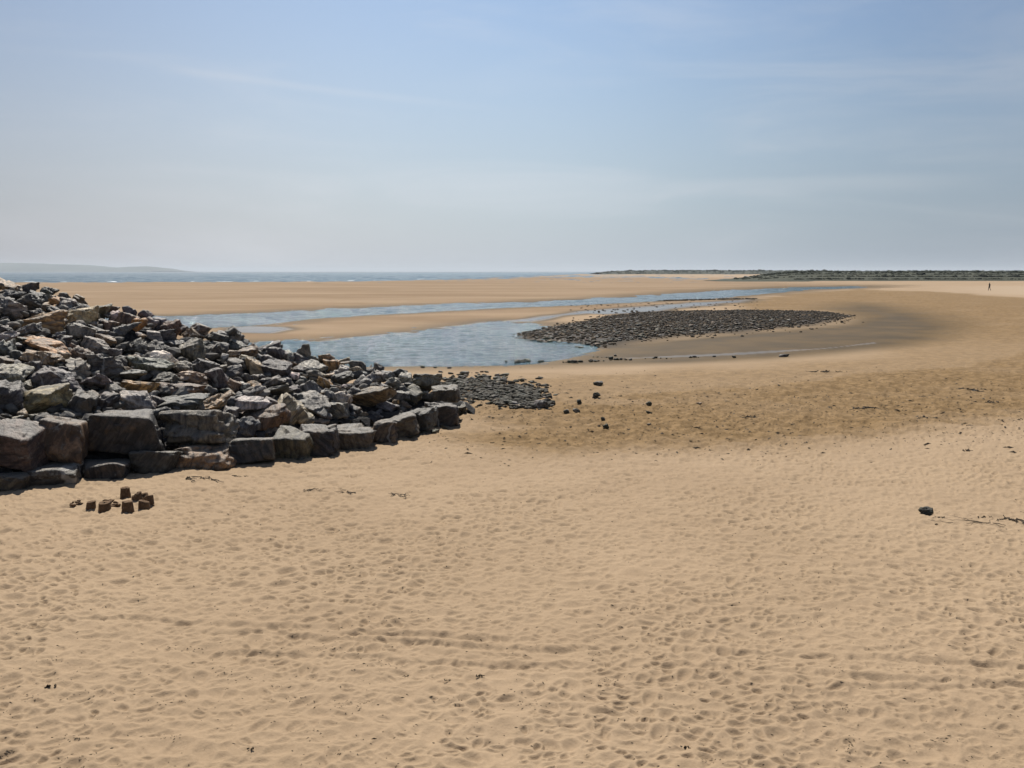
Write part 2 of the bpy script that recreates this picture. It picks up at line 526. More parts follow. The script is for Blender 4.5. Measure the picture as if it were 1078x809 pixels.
def build_ground():
    th_f = np.radians(np.arange(-31.5, 31.5, 0.054))
    th_s = np.radians(np.array([31.8, 32.5, 33.5, 35, 37, 40, 44, 50, 58, 70, 85, 100, 120, 140, 160, 180]))
    th = np.concatenate((-th_s[::-1][1:], th_f, th_s))                     # -160 .. 180, closed below
    inv = np.concatenate((np.linspace(1 / 6.2, 1 / 60.0, 790), np.linspace(1 / 60.0, 1 / 2200.0, 200)[1:]))
    R = np.concatenate(([0.4, 2.0, 3.5, 5.0, 5.8], 1 / inv, np.geomspace(2600, 27000, 12)))
    nt, nr = len(th), len(R)
    X = np.sin(th)[None, :] * R[:, None]; Y = np.cos(th)[None, :] * R[:, None]
    X0, Y0 = X, Y
    sel = (np.abs(th) < math.radians(36))
    i0, i1 = np.where(sel)[0][[0, -1]]
    r0 = np.searchsorted(R, 19.0)
    sub = (slice(r0, nr), slice(i0, i1 + 1))
    xs, ys = X[sub], Y[sub]
    dist = np.hypot(xs, ys)
    wob = fbm(xs / 6, ys / 6, seed=3, octaves=4) * np.clip(dist * dist / 9000, 0.15, 14) + fbm(xs / 40, ys / 40, seed=4) * np.clip(dist * dist / 20000, 0, 18)
    soft = 0.35 + dist * dist / 5200.0
    near = dist < 1000.0
    S = {k: np.where(near | (k in ('sea', 'low', 'far', 'flats')), sdf(W[k], xs, ys), 1e3) + wob * (0.35 if k in ('lagoon', 'channel', 'strip') else 1.0) for k in W}
    low = sstep(9.0, -1.0, S['low'])
    z = np.zeros_like(X)
    zz = -0.25 * low
    sh = np.full_like(xs, 1e9)
    for s in SHALLOW:
        sh = np.minimum(sh, sdf(s, xs, ys) + wob * 0.7)
    wat = np.minimum(S['lagoon'], S['channel'])
    scar = sstep(1.2, -1.5, S['scar'])
    shore = ZL + np.where(wat > 0, 0.012 + 0.016 * wat, np.maximum(0.10 * wat, -0.7))
    zz = np.where(wat < 14, np.minimum(zz, np.maximum(shore, -2)), zz)
    zz = zz + 0.13 * scar * sstep(0, 2.5, wat)
    zz = zz + 0.03 * fbm(xs / 5, ys / 5, seed=8) * sstep(1, 8, wat) * sstep(0.0, 25.0, S['sea'])
    sea = S['sea']
    zz = np.where(sea < 60, np.minimum(zz, ZS + np.where(sea > 0, 0.02 + 0.006 * sea, np.maximum(0.03 * sea, -3))), zz)
    z[sub] = zz
    # sand heaped a little against the foot of the armour
    md = mound_d(X, Y)
    z += 0.10 * np.exp(-np.clip(-md, 0, 9) / 0.8) * (md < 0.6) * (R[:, None] < 40)
    # gentle swell of the dry beach
    rr = np.broadcast_to(R[:, None], X.shape)
    dry = np.ones_like(X); dry[sub] = 1 - low
    kk = slice(0, np.searchsorted(R, 70.0))
    Xk, Yk = X[kk], Y[kk]
    rel = 0.045 * fbm(Xk / 2.6, Yk / 2.2, seed=21, octaves=3) + 0.016 * fbm(Xk / 0.5, Yk / 0.4, seed=22, octaves=3)
    rel += 0.018 * np.abs(vnoise(Xk / 0.42, Yk / 0.36, seed=25)) - 0.009
    # footprints and scuffs, later ones wiping out the earlier
    rng = np.random.default_rng(5)
    D0 = np.zeros_like(rel)
    n_st = 44000
    u = rng.random(n_st)
    rs = 6.3 + (44 - 6.3) * u ** 1.05
    ts = rng.uniform(-0.54, 0.54, n_st)
    thk = th
    trail = []
    for (ax, ay), (bx, by), ph in (((250, 812), (560, 505), 0), ((705, 815), (850, 480), 1), ((20, 650), (560, 585), 0), ((1085, 640), (760, 520), 1)):
        p0, p1 = at(ax, ay)[:2], at(bx, by)[:2]
        ln = np.linalg.norm(p1 - p0); e = (p1 - p0) / ln
        for k in range(int(ln / 0.62)):
            c = p0 + e * (0.62 * k + rng.normal(0, 0.04)) + np.array((-e[1], e[0])) * ((0.10 if (k + ph) % 2 else -0.10) + 0.35 * math.sin(k * 0.21 + ph))
            trail.append((math.hypot(*c), math.atan2(c[0], c[1]), math.atan2(e[1], e[0]) + rng.normal(0, 0.12)))
    rs = np.concatenate((rs, [t[0] for t in trail])); ts = np.concatenate((ts, [t[1] for t in trail]))
    for q in range(len(rs)):
        r_, t_ = rs[q], ts[q]
        cx, cy = r_ * math.sin(t_), r_ * math.cos(t_)
        big = rng.random()
        a = rng.uniform(0.050, 0.105) if big < 0.84 else rng.uniform(0.10, 0.17)
        b = a * rng.uniform(0.48, 0.8)
        dep = rng.uniform(0.010, 0.029) * (1.3 if big > 0.84 else 1.0) * (0.85 + 0.02 * min(r_, 25)) * float(np.clip(0.78 + 0.8 * vnoise(np.array(cx / 1.9), np.array(cy / 2.6), seed=61) + 0.28, 0.72, 1.3))
        step = q >= n_st          # a walker's footprint, longer than wide
        if step:
            a, b, dep = 0.135, 0.058, rng.uniform(0.024, 0.036)
        w = 1.8 * a
        ra, rb = np.searchsorted(R, (r_ - w, r_ + w)); rb = min(rb, rel.shape[0])
        ta, tb = np.searchsorted(thk, (t_ - w / r_, t_ + w / r_))
        if rb - ra < 2 or tb - ta < 2:
            continue
        f = trail[q - n_st][2] if step else rng.uniform(0, math.pi)
        lx, ly = X[ra:rb, ta:tb] - cx, Y[ra:rb, ta:tb] - cy
        ex, ey = lx * math.cos(f) + ly * math.sin(f), -lx * math.sin(f) + ly * math.cos(f)
        bb = b * (1.0 + 0.25 * np.clip(ex / a, -1, 1))
        rn = np.sqrt((ex / a) ** 2 + (ey / bb) ** 2)
        w_in = sstep(1.75, 0.95, rn) * 0.92
        blk = D0[ra:rb, ta:tb]
        tgt = dep * (-1.0 + 1.35 * sstep(0.25, 1.35, rn)) + 0.006 * np.clip(ex / a, -1, 1)
        D0[ra:rb, ta:tb] = blk * (1 - w_in) + tgt * w_in
    # long drag lines across the sand
    for (ax, ay, bx, by) in ((190, 668, 640, 684), (215, 690, 600, 704), (640, 704, 1090, 716), (700, 690, 1090, 703), (330, 665, 520, 672),
                             (860, 722, 1100, 727), (60, 655, 330, 664)):
        p0, p1 = at(ax, ay)[:2], at(bx, by)[:2]
        ln = np.linalg.norm(p1 - p0); e = (p1 - p0) / ln
        r_lo, r_hi = min(np.hypot(*p0), np.hypot(*p1), abs(p0[1])) - 0.6, max(np.hypot(*p0), np.hypot(*p1)) + 0.6
        ra, rb = np.searchsorted(R, (r_lo, r_hi))
        lx, ly = X[ra:rb] - p0[0], Y[ra:rb] - p0[1]
        s = lx * e[0] + ly * e[1]
        t = -lx * e[1] + ly * e[0] + 0.07 * fbm(s / 0.9, s * 0, seed=int(ax), octaves=2) + 0.12 * vnoise(s / 3.1, s * 0 + 3, seed=int(ay))
        on = sstep(-0.3, 0.5, s) * sstep(ln + 0.3, ln - 0.5, s) * np.clip(0.8 + 0.35 * vnoise(s / 1.8, s * 0 + 7, seed=int(ax) + 5), 0, 1)
        D0[ra:rb] += on * (-0.024 * np.exp(-(t / 0.050) ** 2) + 0.016 * np.exp(-((t - 0.11) / 0.055) ** 2))
    # heavily trodden damp band: clods and heel marks
    trd = np.zeros(X.shape); trd[sub] = sstep(2.5, -1.5, S['trod']) + 0.45 * sstep(2.5, -1.5, S['damp'])
    rel = rel + np.clip(trd[kk], 0, 1) * 0.050 * fbm(Xk / 0.24, Yk / 0.40, seed=28, octaves=2) * 1.2
    fade = sstep(62, 34, rr[kk])
    z[kk] += (rel * sstep(70, 40, rr[kk]) + D0 * fade) * dry[kk]
    # masks of what the sand is: wet, damp, pale, weed-covered, washed flat
    def full(a, d=0.0):
        o = np.full(X.shape, d); o[sub] = a; return o
    far_f = sstep(30, 60, dist)
    patch = fbm(xs / 3.5, ys / 2.0, seed=31, octaves=4) * (1 - far_f) + 1.6 * far_f * fbm(xs / 9, ys / 22, seed=33, octaves=3)
    wet = sstep(soft * 1.6 + 0.8, -soft * 1.6, S['crescent'] + patch * 0.7)
    edge = sstep(3.5 + soft, 0.0, wat) * 0.8
    wet = np.maximum(wet, edge)
    wet = np.maximum(wet, scar)
    wet = np.maximum(wet, 1.9 * sstep(soft * 0.8, -soft * 0.8, sh + patch * 1.2))
    wet = np.maximum(wet, 1.5 * sstep(0.30, -0.3, S['strip'] + 0.45 * patch))
    seashore = sstep(22, 4, sea)
    wet = np.maximum(wet, 0.8 * seashore)
    damp = (0.66 + 0.30 * sstep(52, 78, dist)) * sstep(2.6, -2.0, S['damp'] + patch * 2.2)
    damp = np.maximum(damp, sstep(1.8, -1.2, S['trod'] + patch * 1.6))
    bar = sstep(soft, -soft, S['flats'])
    pale = np.maximum(0.8 * sstep(soft, -soft, S['pale']), 0.55 * sstep(30, -30, S['far']))
    weed = 0.85 * sstep(1.5, -0.6, S['scar'] + 0.8 * patch)
    V = np.stack((X, Y, z), -1).reshape(-1, 3)
    i = np.arange(nr - 1)[:, None] * nt; j = np.arange(nt)[None, :]; j2 = (j + 1) % nt
    Fq = np.stack((i + j, i + nt + j, i + nt + j2, i + j2), -1).reshape(-1, 4)[:, ::-1]
    me = mesh_np('ground', V, Fq)
    for k, a in (('wet', wet), ('damp', damp), ('pale', pale), ('weed', weed), ('bar', bar)):
        fattr(me, k, full(a).ravel())
    o = link('beach_sand', me, M_SAND)
    tag(o, kind='structure')
    return R, th, z


GR, GTH, GZ = build_ground()


def gz(x, y):
    """height of the ground sheet"""
    r, t = math.hypot(x, y), math.atan2(x, y)
    i = int(np.clip(np.searchsorted(GR, r) - 1, 0, len(GR) - 2)); j = int(np.clip(np.searchsorted(GTH, t) - 1, 0, len(GTH) - 2))
    fr = (r - GR[i]) / (GR[i + 1] - GR[i]); ft = (t - GTH[j]) / (GTH[j + 1] - GTH[j])
    fr = min(max(fr, 0), 1); ft = min(max(ft, 0), 1)
    return (GZ[i, j] * (1 - fr) + GZ[i + 1, j] * fr) * (1 - ft) + (GZ[i, j + 1] * (1 - fr) + GZ[i + 1, j + 1] * fr) * ft


def on_ground(px, py):
    z = 0.0
    for _ in range(6):
        p = at(px, py, z); z = 0.5 * z + 0.5 * gz(p[0], p[1])
    p = at(px, py, z)
    return np.array((p[0], p[1], gz(p[0], p[1])))


# water: gridded sheets carrying real ripples, coarser with distance
def water_grid(name, th, R, z, hfun, mat):
    X = np.sin(th)[None, :] * R[:, None]; Y = np.cos(th)[None, :] * R[:, None]
    Z = z + hfun(X, Y, R[:, None] + 0 * X, th[None, :] + 0 * X)
    nt = len(th)
    i = np.arange(len(R) - 1)[:, None] * nt; j = np.arange(nt - 1)[None, :]
    Fq = np.stack((i + j, i + j + 1, i + nt + j + 1, i + nt + j), -1).reshape(-1, 4)
    o = link(name, mesh_np(name, np.stack((X, Y, Z), -1).reshape(-1, 3), Fq), mat)
    tag(o, kind='structure')
    return o


def ripple(X, Y, R, T):
    v = 4347.0 / R
    lam = R * R / 4347.0 * 1.5
    calm = 0.35 + 0.65 * sstep(-0.35, 0.25, fbm(X / 16, Y / 16, seed=52, octaves=3))
    h = vnoise(v / 1.05 + 0.6 * T * 55, T * 60, seed=50) + 0.7 * vnoise(v / 0.55 - 0.8 * T * 55, T * 120, seed=51)
    return np.minimum(lam, 1.3) * 0.030 * calm * h * 1.25


def swell(X, Y, R, T):
    u = np.log(R) / 0.024
    h = vnoise(u, T * 70 + 0.15 * u, seed=55) + 0.5 * vnoise(u * 1.9, T * 150, seed=56)
    return np.minimum(R * 0.024 * 0.036, 0.6) * h


rows = [37.0]
while rows[-1] < 330:
    rows.append(rows[-1] + max(0.08, rows[-1] ** 2 / 4347.0 * 0.19))
water_grid('lagoon_water', np.radians(np.arange(-36, 23, 0.06)), np.array(rows), ZL, ripple, M_LAGOON)
water_grid('sea_water', np.radians(np.arange(-55, 14, 0.11)), np.geomspace(350, 26500, 730), ZS, swell, M_SEA)


def surf():
    """broken lines of white water along the shore, each a low ridge on the sea"""
    V, Fs = [], []
    rng = np.random.default_rng(3)
    for off, hh, seed, gap in ((4.0, 0.22, 1, 0.0), (14.0, 0.20, 2, 0.22)):
        pts = [np.array(p) for p in W['sea'][1:6]]
        t_all = np.linspace(0, len(pts) - 1.001, 900)
        for t in range(len(t_all) - 1):
            seg = []
            for tt in (t_all[t], t_all[t + 1]):
                i = int(tt); p = pts[i] * (1 - (tt - i)) + pts[i + 1] * (tt - i)
                y = p[1] + off + 6 * float(vnoise(np.array(p[0] / 60), np.array(off), seed=seed))
                k = float(fbm(np.array(p[0] / 4.5), np.array(off * 3.1), seed=seed + 10, octaves=3))
                seg.append((p[0] * (y / p[1]), y, max(0.0, (k - gap)) * 2.0 * hh))
            if seg[0][2] < 0.04 and seg[1][2] < 0.04:
                continue
            b = len(V)
            for x, y, h in seg:
                V += [(x, y - 1.1, ZS + 0.004), (x, y - 0.1, ZS + 0.01 + min(h, 0.5)), (x, y + 0.9, ZS + 0.004)]
            Fs += [(b, b + 1, b + 4, b + 3), (b + 1, b + 2, b + 5, b + 4)]
    o = link('surf_foam', mesh_np('surf_foam', np.array(V), np.array(Fs)[:, ::-1]), M_FOAM)
    tag(o, 'thin broken line of white surf along the far sea edge', 'surf', kind='stuff')


surf()


# ------------------------------------------------------------------ far land
def ridge(name, px_prof, Y, depth, mat, base_z, seed, rough, steps=260, rows=14):
    """a bank of land: profile of (px, top py) at distance Y, running back over depth"""
    pxs = np.linspace(px_prof[0][0], px_prof[-1][0], steps)
    top = np.interp(pxs, [p[0] for p in px_prof], [p[1] for p in px_prof])
    V = np.zeros((rows, steps, 3))
    for r in range(rows):
        t = r / (rows - 1)
        y = Y + depth * t
        prof = math.sin(min(1.0, t / 0.42) * math.pi / 2) if t < 0.42 else math.cos((t - 0.42) / 0.58 * math.pi / 2)
        x = (pxs - PW / 2) / F_PX * (Y + depth * 0.42)
        zt = np.array([at_depth(a, b, Y + depth * 0.42)[2] for a, b in zip(pxs, top)])
        h = base_z + np.maximum(zt - base_z, 0) * prof
        h = h + rough * prof * fbm(x / (depth * 0.10), np.full_like(x, y / (depth * 0.10)), seed=seed, octaves=4)
        V[r] = np.stack((x, y + depth * 0.05 * fbm(x / depth * 4, x * 0 + r * 0.3, seed=seed + 3), h), -1)
    i = np.arange(rows - 1)[:, None] * steps; j = np.arange(steps - 1)[None, :]
    Fq = np.stack((i + j, i + j + 1, i + steps + j + 1, i + steps + j), -1).reshape(-1, 4)
    o = link(name, mesh_np(name, V.reshape(-1, 3), Fq), mat)
    tag(o, kind='structure')
    return V


HEAD = ridge('headland_hill', [(-260, 274), (-120, 275), (-40, 276.4), (0, 276.8), (60, 278), (95, 279.2), (110, 281.5), (120, 285.0), (127, 284.6), (142, 281.0),
             (155, 280.6), (166, 281.8), (176, 285.5)], 8800, 2000, M_HEAD, -2.0, 5, 5.0)
BANK = ridge('dune_bank', [(748, 296), (775, 293.5), (800, 290.0), (830, 286.6), (860, 286.2), (930, 286.6), (1000, 286.4), (1078, 286.9), (1160, 286.4), (1300, 285)],
             395, 60, M_BANK, -0.4, 15, 0.22, 420)
FAR = ridge('far_dunes', [(628, 287.4), (650, 285.6), (680, 285.0), (720, 284.8), (770, 285.2), (840, 285.2), (900, 285.5), (1100, 285.5)],
            1350, 300, M_BANK, -0.5, 25, 0.35)

# ------------------------------------------------------------------ rocks
ICO = {}
for lv in (1, 2, 3, 4):
    bm = bmesh.new()
    bmesh.ops.create_icosphere(bm, subdivisions=lv + 1, radius=1.0)
    ICO[lv] = (np.array([v.co[:] for v in bm.verts]), np.array([[v.index for v in f.verts] for f in bm.faces]))
    bm.free()


def rot3(ax, ay, az):
    return np.array((Matrix.Rotation(az, 3, 'Z') @ Matrix.Rotation(ay, 3, 'Y') @ Matrix.Rotation(ax, 3, 'X')))


def rock_verts(seed, half, level=3, shape='rock', sharp=30, rough=1.0, tilt=(0, 0, 0)):
    """a broken quarry stone: a convex solid of random planes with worn edges, then fractured by noise"""
    rng = np.random.default_rng(seed)
    d, Fc = ICO[level]
    if shape == 'block':
        jit, extra, lo, hi = 0.13, 6, 0.86, 1.06
    elif shape == 'slab':
        jit, extra, lo, hi = 0.22, 6, 0.80, 1.0
    elif shape == 'round':
        jit, extra, lo, hi = 0.4, 16, 0.86, 0.98
    elif shape == 'wedge':
        jit, extra, lo, hi = 0.42, 6, 0.62, 0.95
    else:
        jit, extra, lo, hi = 0.34, 8, 0.62, 0.98
    pl = [np.array(v, float) + rng.normal(0, jit, 3) for v in ((1, 0, 0), (-1, 0, 0), (0, 1, 0), (0, -1, 0), (0, 0, 1), (0, 0, -1))]
    ds = [1.0 * rng.uniform(0.92, 1.04) for _ in pl]
    for _ in range(extra):
        v = rng.normal(0, 1, 3); v /= np.linalg.norm(v)
        pl.append(v); ds.append((np.abs(v).sum() ** 0.75) * rng.uniform(lo, hi))
    pl = np.array(pl); pl /= np.linalg.norm(pl, axis=1)[:, None]
    k = d @ pl.T / np.array(ds)[None, :]
    k = np.maximum(k, 1e-6)
    r = (k ** sharp).sum(1) ** (-1.0 / sharp)
    P = d * r[:, None]
    o = rng.uniform(0, 90, 3)
    sn = rng.normal(0, 1, 3); sn /= np.linalg.norm(sn)
    if level >= 2:
        q = P * 1.6 + o
        n1 = fbm(q[:, 0], q[:, 1], q[:, 2], seed=seed % 97, octaves=4, gain=0.55)
        s = P @ sn * 5.0 + 0.9 * n1 + o[0]
        ledge = np.abs((s % 1.0) - 0.5) * 2
        # broken facets: each patch of the surface is its own slightly tilted plane
        nc = 16 if level < 4 else 30
        cp = P[rng.integers(0, len(P), nc)]
        dd = ((P[:, None, :] - cp[None]) ** 2).sum(-1) + 0.10 * n1[:, None]
        ci = dd.argmin(1)
        tv = rng.normal(0, 0.13, (nc, 3)); hv = rng.uniform(-0.055, 0.03, nc)
        facet = hv[ci] + ((P - cp[ci]) * tv[ci]).sum(1)
        P = P * (1 + rough * np.clip(facet, -0.2, 0.12))[:, None]
        chip = np.clip(vnoise(P[:, 0] * 3.1 + o[1], P[:, 1] * 3.1 + o[2], P[:, 2] * 3.1, seed=3) - 0.15, 0, 1)
        P = P * (1 + rough * (0.062 * n1 + 0.018 * (ledge ** 0.5 - 0.5) - 0.07 * chip))[:, None]
    else:
        P = P * (1 + 0.12 * vnoise(P[:, 0] * 2 + o[0], P[:, 1] * 2 + o[1], P[:, 2] * 2 + o[2], seed=1))[:, None]
    P = P * np.array(half)
    P = P @ rot3(*tilt).T
    lo3, hi3 = P.min(0), P.max(0)
    P = (P - (lo3 + hi3) / 2)
    tgt = np.array(half)
    sc = tgt * 2 / (hi3 - lo3)
    return P * sc, Fc


TONES = {   # albedo of the stones
    'dark grey': (0.0698, 0.0627, 0.0562), 'slate grey': (0.1005, 0.0965, 0.0929), 'mid grey': (0.1590, 0.1433, 0.1258), 'pale grey': (0.2975, 0.2666, 0.2303),
    'near white': (0.4925, 0.4476, 0.3870), 'ochre': (0.2975, 0.1791, 0.0774), 'tan': (0.2616, 0.1889, 0.1161), 'brown': (0.1385, 0.0954, 0.0599), 'olive grey': (0.1180, 0.1035, 0.0774),
    'rusty orange': (0.3899, 0.1741, 0.0435), 'purplish': (0.1026, 0.0756, 0.0658)}


def make_rock(name, centre, half, seed, tone, level=3, shape='rock', mat=None, rough=1.0, tilt=(0, 0, 0), sharp=30):
    P, Fc = rock_verts(seed, half, level, shape, sharp, rough, tilt)
    zmin = P[:, 2].min()
    me = mesh_np(name, P - np.array((0, 0, zmin)), Fc)
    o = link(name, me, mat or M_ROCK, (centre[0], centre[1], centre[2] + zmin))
    rng = np.random.default_rng(seed + 999)
    c = np.array(TONES[tone]) * rng.uniform(0.85, 1.15) * (1 + rng.normal(0, 0.04, 3))
    o.color = (*c, 1)
    return o


def slope_hit(px, py):
    d = ray(px, py)
    for t in np.arange(12.0, 45.0, 0.03):
        p = CAM + d * t
        if p[2] <= mound_h(p[0], p[1]) and mound_d(p[0], p[1]) > -0.3:
            return p
        if p[2] < -0.3:
            return None
    return None


# the core of the bank under the armour stones
def core():
    xs = np.arange(-34, 1.0, 0.22); ys = np.arange(9, 62, 0.22)
    X, Y = np.meshgrid(xs, ys)
    Z = mound_h(X, Y) - 0.42 + 0.20 * fbm(X / 0.7, Y / 0.7, seed=41, octaves=3)
    md = mound_d(X, Y)
    Z = np.where(md < 1.3, np.maximum(Z, 0.34 * sstep(-0.45, -0.1, md)), Z)
    keep = (md > -0.45)
    idx = -np.ones(X.shape, int); idx[keep] = np.arange(keep.sum())
    a, b, c, d = idx[:-1, :-1], idx[:-1, 1:], idx[1:, 1:], idx[1:, :-1]
    ok = (a >= 0) & (b >= 0) & (c >= 0) & (d >= 0)
    Fq = np.stack((a[ok], b[ok], c[ok], d[ok]), -1)
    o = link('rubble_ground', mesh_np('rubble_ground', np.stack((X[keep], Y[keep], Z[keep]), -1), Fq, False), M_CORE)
    tag(o, kind='structure')


core()

ORD = ['', 'second', 'third', 'fourth', 'fifth', 'sixth', 'seventh', 'eighth', 'ninth', 'tenth', 'eleventh', 'twelfth']
COVER = np.zeros((560, 560), bool)         # photo pixels already taken by a stone


def cover(x0, y0, x1, y1, k=0.86):
    cx, cy, a, b = (x0 + x1) / 2, (y0 + y1) / 2, (x1 - x0) / 2 * k, (y1 - y0) / 2 * k
    yy, xx = np.mgrid[0:560, 0:560]
    return ((xx - cx) / a) ** 2 + ((yy - cy) / b) ** 2 < 1


# --- the courses of squared blocks along the foot: (x0, y0, x1, y1, extra distance, tone, label)
BLOCKS = [
    (-6, 498, 32, 519, 0.0, 'olive grey', 'low dark block at the left edge, lowest course, half buried in sand'),
    (28, 489, 84, 516, 0.0, 'dark grey', 'long dark sloping block in the lowest course beneath the ochre-faced block'),
    (86, 484, 137, 506, 0.0, 'dark grey', 'dark block with a white smear, lowest course, behind the sandcastles'),
    (139, 471, 190, 501, 0.0, 'dark grey', 'dark tilted block in the lowest course below the right end of the biggest block'),
    (184, 467, 253, 494, 0.0, 'tan', 'long craggy tan block lying low on the sand, right of dark tilted block'),
    (-12, 441, 46, 497, 0.35, 'purplish', 'big purplish squared block cut by the left edge of the picture'),
    (43, 437, 92, 488, 0.40, 'brown', 'squared block with rusty ochre face and pale flat top'),
    (86, 431, 176, 484, 0.45, 'dark grey', 'biggest squared grey block of the armour foot, wide and flat topped'),
    (170, 428, 245, 470, 0.55, 'mid grey', 'craggy grey-brown block resting just right of the biggest squared block'),
    (241, 460, 290, 488, 0.0, 'dark grey', 'dark tapering block on the sand under the round dark boulder'),
    (290, 450, 328, 484, 0.0, 'olive grey', 'broken block with a ledge in its face, right of dark tapering block'),
    (314, 447, 354, 478, 0.1, 'dark grey', 'dark upright block behind the broken ledged block'),
    (346, 446, 394, 473, 0.0, 'olive grey', 'wide flat-topped olive block midway along the curving foot course'),
    (390, 440, 417, 467, 0.0, 'olive grey', 'narrow rounded block next to the wide flat-topped olive block'),
    (398, 432, 440, 463, 0.25, 'olive grey', 'flat-topped block third from the far tip of the foot course'),
    (421, 426, 458, 457, 0.3, 'dark grey', 'dark block second from the far tip of the foot course'),
    (448, 420, 483, 453, 0.2, 'dark grey', 'last block at the far tip of the foot course'),
    (455, 403, 484, 424, 1.0, 'olive grey', 'flat layered olive slab capping the tip of the armour'),
    (480, 422, 491, 439, 0.6, 'olive grey', 'small upright stone leaning on the tip of the block course'),
]
toe_px = [(-40, 523), (0, 518), (40, 515), (90, 507), (160, 499), (250, 490), (330, 481), (400, 466), (455, 455), (485, 441)]
for k, (x0, y0, x1, y1, dy, tone, lab) in enumerate(BLOCKS):
    cx, cy = (x0 + x1) / 2, (y0 + y1) / 2
    base = at(cx, float(np.interp(cx, [p[0] for p in toe_px], [p[1] for p in toe_px])), 0.02)
    s = base[1] / F_PX * 1.02
    w, h = (x1 - x0) * s, (y1 - y0) * s
    dep = float(np.clip(0.75 * w, 0.45, 1.0))
    c = at_depth(cx, cy, base[1] + dy + dep * 0.42)
    hz = h / 2 * (1.0 if cx < 340 else 0.90)
    if dy < 0.3: hz *= 1.10
    shp = 'block'
    o = make_rock('squared_block', (c[0], c[1], c[2] - (hz - h / 2) - (0.0 if cx < 340 else 0.05)), (w / 2 * (1.05 if cx < 290 else 1.13), dep * 0.62, hz), 500 + k, tone, 4, shp, None, (0.5 if cx < 290 else 1.0) if k not in (4, 8) else 1.3,
                  (RNG.normal(0, 0.05), RNG.normal(0, 0.05 if cx < 290 else 0.13), RNG.uniform(-0.05, 0.16)), 18 if cx > 290 else 30)
    o.color = (o.color[0] * 0.60, o.color[1] * 0.57, o.color[2] * 0.51, 1)      # algae-dark foot stones
    tag(o, lab, 'block', 'squared blocks along the foot of the rock armour')
    COVER |= cover(x0, y0, x1, y1, 0.95)[:560, :560]

